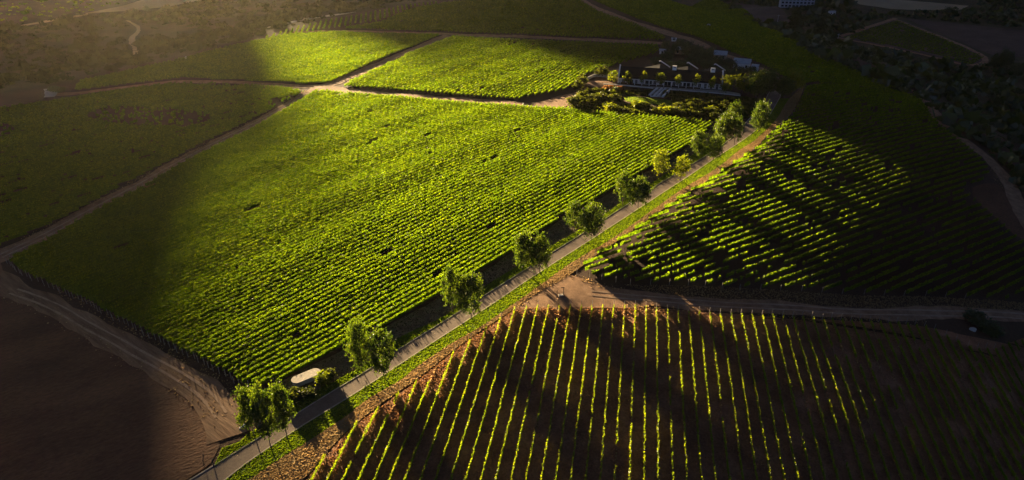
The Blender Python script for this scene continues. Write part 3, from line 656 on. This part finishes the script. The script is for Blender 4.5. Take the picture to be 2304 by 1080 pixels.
# shrubs
def shrub_proto(mname, per=20):
    root = empty('shrub', (0, 0, 0)); t = MB()
    for k in range(5):
        a = k * 1.3; t.tube([(0, 0, -.05), (.12 * math.cos(a), .12 * math.sin(a), .3), (.25 * math.cos(a), .25 * math.sin(a), .6)], [.02, .015, .006], 5)
    t.build('stem', M['bark'], root)
    Q, T = crown_quads(.5, .5, .48, .5, 46, per, .13, .11, .2, .3)
    Q[..., 2] = np.maximum(Q[..., 2], .01); link('foliage', quads_mesh('foliage', Q, T), M[mname], root); return root
SH = {'shrub': [shrub_proto('shrub') for _ in range(3)], 'lime': [shrub_proto('tree_lime')], 'dark': [shrub_proto('tree_dark')]}
def shrub(kind, px, wpx_, hr, label, group=None):
    b = at(*px); w = wpx(b, wpx_); v = SH[kind]; p = v[rng.integers(len(v))]
    return dup(p, (b[0], b[1], b[2]), rng.uniform(0, 6.28), (w, w, w * hr), label, 'shrub', group)
shrub('shrub', (662, 897), 38, .62, 'rounded shrub in front of the white plinth, nearest the trio of trees')
shrub('shrub', (694, 889), 30, .55, 'low shrub directly in front of the white plinth')
shrub('lime', (727, 862), 28, 1.0, 'tall yellow-green shrub covering the right end of the white plinth')
shrub('shrub', (742, 850), 26, .8, 'reddish low shrub right of the white plinth')
for x, y, w, h in [(1312, 219, 18, .75), (1325, 212, 16, .8), (1342, 212, 18, .75), (1352, 218, 16, .7), (1292, 240, 26, .9), (1308, 232, 19, .75), (1330, 226, 20, .7), (1306, 248, 20, .65)]:
    shrub('shrub', (x, y), w, h, 'clipped round shrub at the court end of the garden bank', 'round shrubs by the court')
for x, y, w in [(1300, 200, 20), (1310, 190, 20), (1309, 180, 14), (1357, 172, 24), (1346, 170, 16)]:
    shrub('shrub', (x, y), w, .95, 'bush between the vine block and the low court wall', 'bushes beside the court wall')
k = 0
while k < 60:
    x, y = rng.uniform(1320, 1690), rng.uniform(212, 268)
    lo = 222 + (x - 1320) * .02; hi_ = 250 + (x - 1320) * .062
    if not (lo < y < hi_) or (1395 < x < 1540 and y < 241): continue
    if x > 1655: continue
    k += 1
    shrub('lime' if rng.uniform() < .16 else 'shrub', (x, y), rng.uniform(14, 26), rng.uniform(.5, .8), 'wild shrub on the overgrown bank below the lawn', 'shrubs on the bank below the lawn')
k = 0
while k < 46:
    x, y = rng.uniform(1375, 1700), rng.uniform(198, 232)
    b0 = 194 + (x - 1360) * .083
    if y < b0 + 6 or (y > b0 + 24 and x < 1540) or (1385 < x < 1512): continue
    k += 1
    shrub('shrub' if rng.uniform() < .8 else 'dark', (x, y), rng.uniform(10, 18), rng.uniform(.45, .7), 'low garden shrub on the slope between terrace and lawn', 'shrubs below the terrace')
for x, y, w in [(2190, 722, 40), (2215, 740, 44), (2232, 752, 36)]:
    shrub('dark', (x, y), w, .5, 'dark bush in the hollow beside the right dirt track', 'bushes in the hollow')
for x, y, w in [(118, 206, 16), (130, 208, 18), (140, 206, 14)]:
    shrub('dark', (x, y), w, .7, 'small dark bush at the far end of the knoll track', 'bushes at the knoll track end')
for v in list(PROTO.values()) + list(SH.values()):
    for p in v:
        for c in list(p.children): bpy.data.objects.remove(c)
        bpy.data.objects.remove(p)

# ground cover nobody could count
def scatter_px(poly, n):
    poly = np.asarray(poly, float); a, b = poly.min(0), poly.max(0); P = rng.uniform(a, b, (n * 2, 2)); return P[inpoly(P, poly)]
def scatter_world(poly, n):
    poly = np.asarray(poly, float); a, b = poly.min(0), poly.max(0)
    P = np.zeros((0, 2))
    while len(P) < n:
        q = rng.uniform(a, b, (n, 2)); P = np.concatenate([P, q[inpoly(q, poly)]])
    return P[:n]
def stuff(name, P, m, size, zlo, zhi, label, cat, upright=.5, aspect=1.0, tint=None):
    n = len(P); C = np.c_[P, height(P[:, 0], P[:, 1]) + rng.uniform(zlo, zhi, n)]
    return tag(link(name, quads_mesh(name, rand_quads(C, size, upright, aspect), rng.uniform(0, 1, n) if tint is None else tint), m), label, cat, None, 'stuff')
def band(A, B): return np.concatenate([A, B[::-1]])
stuff('grass', np.concatenate([scatter_world(band(DRv, GRw), 62000), scatter_world(band(GLw, DLv), 38000), scatter_world(LAWN, 9000), scatter_world(pxs([(484, 1046), (500, 1008), (537, 996), (560, 975), (591, 958), (596, 978), (570, 995), (540, 1014), (510, 1032), (484, 1050)]), 2500)]), M['grass'], rng.uniform(.15, .30, 111500), .0, .13, 'mown green grass along both sides of the drive', 'grass', .5, 1.0, rng.beta(4, 4, 111500))
stuff('dry_grass', np.concatenate([scatter_world(band(GRw, OUTw), 60000), scatter_world(pxs([(1400, 640), (1550, 643), (1800, 657), (2000, 666), (2304, 682), (2304, 700), (2000, 695), (1700, 684), (1500, 668)]), 9000)]), M['straw'], rng.uniform(.10, .32, 69000), .0, .13, 'straw coloured dry grass beside the drive and the track', 'dry grass', .8, 1.0, rng.beta(3, 2, 69000))
stuff('weeds', scatter_world(pxs(YB), 60000), M['weed'], rng.uniform(.12, .38, 60000), -.02, .12, 'rusty brown weeds and clods between the young rows', 'weeds', .5)
stuff('clods', scatter_world(pxs([(700, 1090), (783, 968), (932, 862), (1041, 774), (1160, 694), (1440, 694), (1300, 760), (1120, 850), (980, 960), (850, 1090)]), 22000), M['weed'], rng.uniform(.10, .30, 22000), .0, .12, 'orange brown clods and dead weeds at the drive end of the young rows', 'clods', .4)
stuff('headland_weeds', scatter_world(band(VLw, GLw), 14000), M['scrub'], rng.uniform(.15, .35, 14000), 0, .12, 'low weeds between the last vine row and the mown verge', 'weeds')
def clumps(name, P, m, per, csize, q, hmul, label, cat):
    n = len(P); s = csize * rng.lognormal(0, .45, n)
    v = rng.normal(size=(n, per, 3)); v /= np.linalg.norm(v, axis=2)[..., None]; v[..., 2] = np.abs(v[..., 2]) * hmul
    C = np.c_[P, height(P[:, 0], P[:, 1])][:, None, :] + v * s[:, None, None] * rng.uniform(.5, 1, (n, per, 1))
    tint = (rng.uniform(.1, .9, n)[:, None] + rng.normal(size=(n, per)) * .15).ravel()
    return tag(link(name, quads_mesh(name, rand_quads(C.reshape(-1, 3), (np.repeat(s, per) * q)), tint), m), label, cat, None, 'stuff')
def wild_points(n, x0, x1, y0, y1, cond):
    P = np.stack([rng.uniform(x0, x1, n), rng.uniform(y0, y1, n)], 1); q = proj(np.c_[P, height(P[:, 0], P[:, 1])])
    m = cond(P, q) & (q[:, 0] > -150) & (q[:, 0] < PW + 150) & (q[:, 1] > -70) & (q[:, 1] < PH); return P[m]
def left_wild(P, q):
    d = sdist(EDGE, P[:, 0], P[:, 1]); keep = np.sin(P[:, 0] * .031 + 2 * np.sin(P[:, 1] * .017)) + np.sin(P[:, 1] * .043) > rng.uniform(-2.2, 1.2, len(P))
    tan = inpoly(q, np.array([(190, 36), (290, 10), (340, -80), (500, -80), (440, 5), (370, 20), (300, 28)]))
    green = inpoly(q, np.array([(-200, 70), (60, 54), (200, 30), (290, 10), (340, -80), (-200, -80)]))
    pth = sdist([at2(*p) for p in [(285, 47), (305, 56), (314, 68), (308, 78), (296, 84), (300, 100), (306, 112), (302, 128)]], P[:, 0], P[:, 1])
    return (d > 5) & keep & ~tan & ~green & (np.abs(pth) > 5)
tr = []
for pxl, wd in (([(0, 660), (100, 690), (200, 752), (300, 808), (400, 862), (455, 898), (490, 945)], 2.5), ([(130, 640), (240, 712), (330, 768), (430, 818), (500, 862), (545, 900)], 2.5), ([(1400, 690), (1550, 697), (1700, 706), (1900, 716), (2080, 722)], 2.0), ([(1165, 690), (1205, 655), (1255, 622), (1290, 622), (1345, 642), (1420, 660)], 1.6),
                ([(20, 560), (110, 512), (235, 446), (405, 356), (575, 272), (690, 205)], 2.0), ([(780, 190), (860, 152), (950, 110), (1015, 84)], 2.0), ([(2078, 232), (2105, 280), (2165, 322), (2228, 370), (2262, 420)], 3)):
    L_ = resample([at2(*p) for p in pxl], .5); k_ = rng.integers(0, len(L_), len(L_) * 5); tr.append(L_[k_] + rng.normal(size=(len(k_), 2)) * wd * .5)
tr = np.concatenate(tr)
stuff('verge_weeds', tr, M['straw'], rng.uniform(.14, .4, len(tr)), .0, .16, 'straggling dry weeds along the edges of the dirt tracks', 'weeds', .5)
clumps('scrub', wild_points(26000, -650, 120, 220, 1000, left_wild), M['scrub'], 16, 2.2, .75, .7, 'olive and brown scrub covering the hazy hillside at upper left', 'scrub')
def green_field(P, q): return inpoly(q, np.array([(-200, 64), (60, 48), (190, 27), (280, 8), (330, -80), (-200, -80)]))
clumps('distant_hedges', wild_points(9000, -900, -200, 480, 1100, green_field), M['vine'], 7, 1.5, .9, .5, 'hazy green field above the scrub hill', 'field cover')
def right_wild(P, q):
    d = sdist(CREST, P[:, 0], P[:, 1]); e = np.array([(1560, -80), (1640, 12), (1700, 50), (1800, 110), (1900, 157), (2000, 202), (2078, 232), (2140, 290), (2240, 350), (2300, 430), (2460, 640), (2600, 640), (2600, -80)])
    f1 = inpoly(q, np.array([(1880, 90), (2015, 38), (2340, 64), (2340, 138), (2240, 135), (2190, 158)]))
    f2 = inpoly(q, np.array([(1880, -80), (2200, -80), (2200, 18), (2000, 28), (1900, 14)])); f3 = inpoly(q, np.array([(1640, 6), (1760, 18), (1785, 52), (1740, 66), (1690, 38)]))
    return inpoly(q, e) & ~f1 & ~f2 & ~f3 & (rng.uniform(size=len(P)) < .8)
clumps('woodland', wild_points(15000, 90, 900, 120, 1000, right_wild), M['tree_dark'], 18, 3.0, .7, .8, 'black-green woodland filling the shaded valley on the right', 'woodland')
def garden(P, q): return inpoly(q, np.array([(1300, 205), (1350, 200), (1400, 204), (1460, 203), (1545, 208), (1660, 220), (1715, 222), (1690, 260), (1650, 280), (1600, 268), (1420, 256), (1290, 244)])) & ~inpoly(q, np.array([(1390, 212), (1545, 222), (1545, 242), (1500, 244), (1400, 234)]))
clumps('ground_cover', wild_points(26000, 20, 170, 220, 330, garden), M['shrub'], 10, .8, .6, .5, 'rough mixed ground cover on the garden banks', 'ground cover')

# ------------------------------------------------------------------ house and garden buildings
hb = at(1505, 197); hrot = math.atan2(hx[1], hx[0]); HL = float(np.linalg.norm(at2(1624, 203) - at2(1389, 189)))
p0 = at2(1389, 189) * .5 + at2(1624, 203) * .5 + hy * 1.0
house = empty('farmhouse', (p0[0], p0[1], hz(*p0)), hrot, 'long white farmhouse with dark thatched roof, gable parapets and veranda', 'house')
hl, dp, ev, rg = HL / 2, 10.5, 2.9, 6.8
w = MB(); w.box(-hl + .4, hl - .4, 1.8, dp, -.8, ev); w.build('wall', M['white'], house)
w = MB(); w.extrude([(-hl, 0, -.8), (-hl, dp, -.8), (-hl, dp, ev + .2), (-hl, dp / 2, rg + .3), (-hl, 0, ev + .2)], (.45, 0, 0)); w.build('gable_wall', M['white'], house)
w = MB(); w.extrude([(hl - .45, 0, -.8), (hl - .45, dp, -.8), (hl - .45, dp, ev + .2), (hl - .45, dp / 2, rg + .3), (hl - .45, 0, ev + .2)], (.45, 0, 0)); w.build('gable_wall', M['white'], house)
w = MB(); w.box(hl - 8.5, hl - .5, .1, 1.9, -.8, ev); w.build('wall', M['white'], house)
rf = MB(); rf.extrude([(-hl + .45, -.5, ev), (-hl + .45, dp / 2, rg), (-hl + .45, dp + .5, ev), (-hl + .45, dp + .5, ev - .25), (-hl + .45, dp / 2, rg - .4), (-hl + .45, -.5, ev - .25)], (2 * hl - .9, 0, 0))
roof = rf.build('roof', M['thatch'], house)
def rake(parent, x, ya, za, yb, zb, thick=.6):
    m = MB(); m.extrude([(x, ya, za), (x, yb, zb), (x, yb, zb + .5), (x, ya, za + .5)], (thick, 0, 0)); m.build('parapet', M['white'], parent)
for x in (-hl - .06, hl - .52):
    rake(house, x, -.3, ev + .15, dp / 2, rg + .3); rake(house, x, dp + .3, ev + .15, dp / 2, rg + .3)
for fx in (-.22, .33, .86):
    x = fx * hl; wd = 7.0
    m = MB(); m.extrude([(x - wd, dp / 2 + 1.2, ev + 1.5), (x, dp / 2 + 1.2, rg - .7), (x + wd * .7, dp / 2 + 1.2, ev + 1.5)], (0, 9, 0)); m.build('wing_roof', M['thatch'], house)
    m = MB(); m.extrude([(x - .7, dp + 5.21, rg + .35), (x + .1, dp + 5.21, rg + .55), (x + wd * .7, dp + 5.21, ev + 1.7), (x + wd * .7, dp + 5.21, ev + 2.2), (x + .1, dp + 5.21, rg + 1.05), (x - .7, dp + 5.21, rg + .8)], (0, .5, 0)); m.build('parapet', M['white'], house)
for fx in (.07, .80):
    x = fx * hl; m = MB(); m.box(x - .95, x + .95, dp / 2 - .6, dp / 2 + .7, rg - .8, rg + 1.5); c = m.build('chimney', M['white'], roof)
    m = MB(); m.box(x - .45, x - .08, dp / 2 - .64, dp / 2 - .58, rg + .7, rg + 1.2); m.box(x + .12, x + .5, dp / 2 - .64, dp / 2 - .58, rg + .7, rg + 1.2); m.build('flue_opening', M['glass'], roof)
m = MB(); m.box(-hl + .5, hl - 8.6, -.45, -.15, ev - .62, ev - .27); m.build('veranda_beam', M['white'], house)
for k in range(12):
    x = -hl + 1.2 + k * (2 * hl - 10.4) / 11; m = MB(); m.box(x - .16, x + .16, -.42, -.12, -.6, ev - .62); m.build('veranda_post', M['white'], house)
for k in range(13):
    x = -hl + 2.6 + k * (2 * hl - 12.5) / 12; m = MB()
    wide = 1.5 if k % 3 == 1 else .6
    m.box(x - wide, x + wide, 1.72, 1.797, .05, 2.3); f = m.build('window', M['glass'], house)
    m = MB()
    for sx in (-wide - .12, wide, -.05): m.box(x + sx, x + sx + .11, 1.66, 1.716, .0, 2.38)
    m.build('frame', M['white'], f)
for k in range(3):
    x = hl - 7.4 + k * 2.6; m = MB(); m.box(x - .5, x + .5, .03, .097, .1, 2.3); f = m.build('window', M['glass'], house)
    m = MB(); m.box(x - .04, x + .04, -.02, .028, .1, 2.3); m.box(x - .5, x - .045, -.02, .028, 1.15, 1.23); m.box(x + .045, x + .5, -.02, .028, 1.15, 1.23); m.build('frame', M['white'], f)
# terrace wall, steps
def low_wall(name, px, th, hgt, m, label, cat, drop=.5):
    C = resample([at2(*p) for p in px], 1.5); t = np.gradient(C, axis=0); t /= np.linalg.norm(t, axis=1)[:, None]; nr = np.stack([-t[:, 1], t[:, 0]], 1) * th / 2
    z = height(C[:, 0], C[:, 1]); mb = MB(); n = len(C); A, B = C + nr, C - nr
    vs = [(*A[i], z[i] - drop) for i in range(n)] + [(*A[i], z[i] + hgt) for i in range(n)] + [(*B[i], z[i] + hgt) for i in range(n)] + [(*B[i], z[i] - drop) for i in range(n)]
    fs = [(k * n + i, k * n + i + 1, ((k + 1) % 4) * n + i + 1, ((k + 1) % 4) * n + i) for k in range(4) for i in range(n - 1)] + [(0, n, 2 * n, 3 * n), (4 * n - 1, 3 * n - 1, 2 * n - 1, n - 1)]
    mb.add(vs, fs); return tag(mb.build(name, m), label, cat)
low_wall('terrace_wall', [(1358, 190), (1395, 192), (1430, 195), (1470, 199)], .4, .3, M['white'], 'low white terrace wall left of the garden steps', 'wall', 1.2)
low_wall('terrace_wall', [(1507, 202), (1540, 204), (1600, 209), (1640, 213), (1666, 216)], .4, .3, M['white'], 'low white terrace wall right of the garden steps', 'wall', 1.2)
low_wall('court_wall', [(1321, 180), (1336, 173), (1352, 173), (1373, 176)], .5, 1.3, M['stone'], 'pale stone wall curving round the court left of the house', 'wall')
low_wall('planter_wall', [(1236, 246), (1205, 244), (1176, 241), (1177, 236)], .6, .9, M['stone'], 'pale concrete edging wall beside the cross track and court', 'wall')
top_a, top_b = at(1477, 200), at(1507, 202); bot_a, bot_b = at(1459, 216), at(1489, 219)
st_root = empty('garden_steps', tuple(bot_a), 0, 'flight of garden steps with four white sloping cheek walls below the terrace', 'steps')
def sl(f, g, dz): return (top_a * (1 - g) + top_b * g) * f + (bot_a * (1 - g) + bot_b * g) * (1 - f) - bot_a + np.array([0, 0, dz])
wd = (top_b - top_a) / np.linalg.norm(top_b - top_a)
for g in (0, .36, .62, 1.0):
    m = MB(); m.extrude([sl(0, g, -.6), sl(1, g, -.6), sl(1, g, .85), sl(0, g, .75)], wd * .75); m.build('cheek_wall', M['white'], st_root)
for ga, gb in ((.06, .36), (.42, .62), (.68, .98)):
    m = MB(); n = 12
    for i in range(n):
        a, b, c, d = sl(i / n, ga, 0), sl((i + 1) / n, ga, 0), sl((i + 1) / n, gb, 0), sl(i / n, gb, 0); zt = max(a[2], b[2]) + .15
        m.add([(a[0], a[1], zt - .6), (b[0], b[1], zt - .6), (c[0], c[1], zt - .6), (d[0], d[1], zt - .6), (a[0], a[1], zt), (b[0], b[1], zt), (c[0], c[1], zt), (d[0], d[1], zt)],
              [(3, 2, 1, 0), (4, 5, 6, 7), (0, 1, 5, 4), (1, 2, 6, 5), (2, 3, 7, 6), (3, 0, 4, 7)])
    m.build('stair_flight', M['stone'], st_root)
m = MB(); p = sl(0, .3, .0); m.box(p[0] - 1, p[0] + 4, p[1] - .8, p[1] + .3, -.5, .25); m.build('landing', M['white'], st_root)
# red planting strip under the court wall
stuff('red_planting', scatter_world(pxs([(1352, 203), (1360, 196), (1400, 198), (1402, 204)]), 500), M['weed'], .7, .2, 1.0, 'rust red planting at the end of the terrace wall', 'planting', 0)
# garden cottages
def cottage(px, lx, dy, hgt, rise, rot, roofm, wallm, label, name='cottage'):
    b = at(*px); r_ = empty(name, tuple(b), rot, label, 'building'); m = MB(); m.box(-lx / 2, lx / 2, 0, dy, -.6, hgt); m.build('wall', wallm, r_)
    m = MB(); m.extrude([(-lx / 2 - .3, -.4, hgt), (-lx / 2 - .3, dy / 2, hgt + rise), (-lx / 2 - .3, dy + .4, hgt), (-lx / 2 - .3, dy + .4, hgt + .2), (-lx / 2 - .3, dy / 2, hgt + rise + .22), (-lx / 2 - .3, -.4, hgt + .2)], (lx + .6, 0, 0)); m.build('roof', roofm, r_)
    for k in range(max(2, int(lx / 4))):
        x = -lx / 2 + 1.6 + k * (lx - 3.2) / max(1, int(lx / 4) - 1); m = MB(); m.box(x - .5, x + .5, -.06, -.003, .6, 2.0); f = m.build('window', M['glass'], r_)
        m = MB(); m.box(x - .6, x + .6, -.14, -.002, .45, .59); m.build('sill', M['white'], f)
    return r_
cottage((1531, 122), 6.5, 5, 2.4, 1.0, hrot, M['metal_roof'], M['tan_wall'], 'low tan outbuilding with pale roof behind the house, left of the trees')
cottage((1490, 122), 3.2, 3, 1.7, .7, hrot, M['metal_roof'], M['white'], 'small white outbuilding at the edge of the block behind the house')
cottage((1516, 93), 2.6, 2.5, 1.3, .4, hrot, M['metal_roof'], M['white'], 'tiny white hut where the upper track meets the garden')
cottage((1619, 134), 6.5, 5, 2.4, 1.6, hrot - .1, M['metal_roof'], M['tan_wall'], 'tan cottage with pale roof below the upper track')
cottage((1667, 155), 8.0, 5, 2.6, 2.0, hrot - .15, M['metal_roof'], M['white'], 'white cottage with pale ridged roof nearest the drive')
cottage((1697, 160), 3.0, 3, 2.2, .8, hrot - .2, M['metal_roof'], M['white'], 'tiny pale shed beside the drive bend above the house')
# far valley building, shed, tank, poles
b = at(1793, 17); r_ = empty('apartment_building', tuple(b), -.12, 'blue-grey flat roofed block with rows of windows in the far valley', 'building')
bw = wpx(b, 72); bh = up_height(b, -6)
m = MB(); m.box(-bw / 2, bw / 2, 0, 9, -1.5, bh); m.build('wall', M['concrete'], r_)
m = MB(); m.box(-bw / 2 - .4, bw / 2 + .4, -.4, 9.4, bh + .002, bh + .5); m.build('roof', M['metal_roof'], r_)
for fl in range(3):
    for k in range(9):
        x = -bw / 2 + bw * (k + .5) / 9; z = .8 + fl * bh / 3.2; m = MB(); m.box(x - bw * .033, x + bw * .033, -.15, -.005, z, z + bh * .16); m.build('window', M['glass'], r_)
cottage((1873, 33), 6, 4, 2.6, .8, .1, M['metal_roof'], M['white'], 'small white shed right of the pines in the far valley')
def tank(px, rad, hgt, label):
    b = at(*px); r_ = empty('water_tank', tuple(b), 0, label, 'tank'); m = MB(); m.tube([(0, 0, -.3), (0, 0, hgt)], [rad, rad], 18); m.build('tank_body', M['white'], r_)
    m = MB(); m.tube([(0, 0, hgt + .002), (0, 0, hgt + .25), (0, 0, hgt + .4)], [rad * 1.04, rad * .7, rad * .15], 18); m.build('lid', M['metal_roof'], r_)
tank((1594, 60), 1.1, 1.4, 'small white tank alone on the far right vineyard slope')
tank((419, 133), .7, 1.0, 'tiny white tank at the edge of the knoll rows')
def pole(px, top, label):
    b = at(*px); H = up_height(b, top); r_ = empty('power_pole', tuple(b), .3, label, 'pole'); m = MB(); m.tube([(0, 0, -.5), (0, 0, H)], [.22, .14], 8); m.build('mast', M['concrete'], r_)
    m = MB(); m.box(-1.4, 1.4, -.08, .08, H - 1.0, H - .8); m.build('crossarm', M['concrete'], r_)
pole((1747, 62), 33, 'pale power pole left of the two pines'); pole((1882, 101), 75, 'pale power pole at the near corner of the terraced field')
# ------------------------------------------------------------------ small things near the drive
c0, c1 = at(664, 866), at(716, 845); ang = math.atan2(c1[1] - c0[1], c1[0] - c0[0]); Lp = float(np.linalg.norm(c1[:2] - c0[:2])); mid = (c0 + c1) / 2
pl = empty('entrance_plinth', (mid[0], mid[1], hz(mid[0], mid[1])), ang, 'white oblong entrance plinth with rounded ends among shrubs', 'plinth')
def stadium(L, rad, n=10):
    a = [(L / 2 - rad + rad * math.cos(t), rad * math.sin(t)) for t in np.linspace(-math.pi / 2, math.pi / 2, n)]
    return a + [(-x, -y) for x, y in a]
m = MB(); m.prism(stadium(Lp + .8, 1.05), -.3, 1.0); m.build('base', M['stone'], pl)
m = MB(); m.prism(stadium(Lp + 1.1, 1.2), 1.002, 1.2); m.build('coping', M['cream'], pl)
b = at(548, 962); sg = empty('sign_board', tuple(b), .4, 'small white triangular board on the ground by the track mouth', 'board')
m = MB(); m.extrude([(-.9, 0, .05), (.9, .2, .05), (.5, .45, .62)], (.05, -.08, .06)); m.build('board', M['white'], sg)
m = MB(); m.tube([(.35, .5, -.1), (.4, .42, .55)], [.05, .04], 6); m.build('prop', M['dark_wood'], sg)
def post(px, hgt, rad, label, name='post', lean=0):
    b = at(*px); m = MB(); m.tube([(0, 0, -.3), (lean, 0, hgt)], [rad, rad * .9], 8); m.box(lean - rad * 1.3, lean + rad * 1.3, -rad * 1.3, rad * 1.3, hgt + .003, hgt + .06)
    return tag(m.build(name, M['dark_wood'], None, tuple(b)), label, 'post')
post((482, 1052), 1.9, .09, 'dark post at the grass tip beside the near end of the drive')
post((456, 1040), 1.9, .07, 'thin leaning stick in the ploughed soil left of the drive', 'post', .5)
b = at(1268, 664); g_ = empty('standpipe', tuple(b), .2, 'dark T shaped wooden standpipe with pale box on the sandy junction', 'standpipe')
m = MB(); m.tube([(0, 0, -.3), (0, 0, 2.1)], [.11, .09], 8); m.build('upright', M['dark_wood'], g_)
m = MB(); m.box(-.75, .12, -.07, .07, 2.102, 2.24); m.build('crossbar', M['dark_wood'], g_)
m = MB(); m.box(-1.3, -.2, -.5, .2, -.1, .32); m.build('box', M['stone'], g_)
post((1253, 672), 2.3, .08, 'slim dark post left of the standpipe on the sandy junction')
post((1257, 690), 2.0, .08, 'slim dark post just above the young rows below the junction')
b = at(2188, 742); m = MB(); k = 12
vs = [(math.cos(a) * (.8 + .25 * rng.uniform()), math.sin(a) * (.55 + .2 * rng.uniform()), z) for z in (-.2, .35, .6) for a in np.linspace(0, 6.283, k, endpoint=False)]
vs = [(x * (1 if z < .5 else .5), y * (1 if z < .5 else .5), z) for x, y, z in vs]
m.add(vs, [(r * k + i, r * k + (i + 1) % k, (r + 1) * k + (i + 1) % k, (r + 1) * k + i) for r in range(2) for i in range(k)] + [tuple(range(2 * k, 3 * k))])
tag(m.build('boulder', M['stone'], None, tuple(b)), 'single pale boulder in the hollow beside the right track', 'boulder')

# ------------------------------------------------------------------ the air
HAZE, HAZE_G = .000021, .90
m = MB(); m.box(-3400, 3400, -900, 3400, -80, 375)
hz_m, N, L = mat('haze_air'); pv = N.new('ShaderNodeVolumePrincipled'); pv.inputs['Color'].default_value = (1, .90, .70, 1)
pv.inputs['Density'].default_value = HAZE; pv.inputs['Anisotropy'].default_value = HAZE_G
o = N.new('ShaderNodeOutputMaterial'); L.new(pv.outputs[0], o.inputs['Volume'])
tag(m.build('haze', hz_m), 'thin warm evening haze filling the air over the vineyards', 'haze', None, 'stuff')
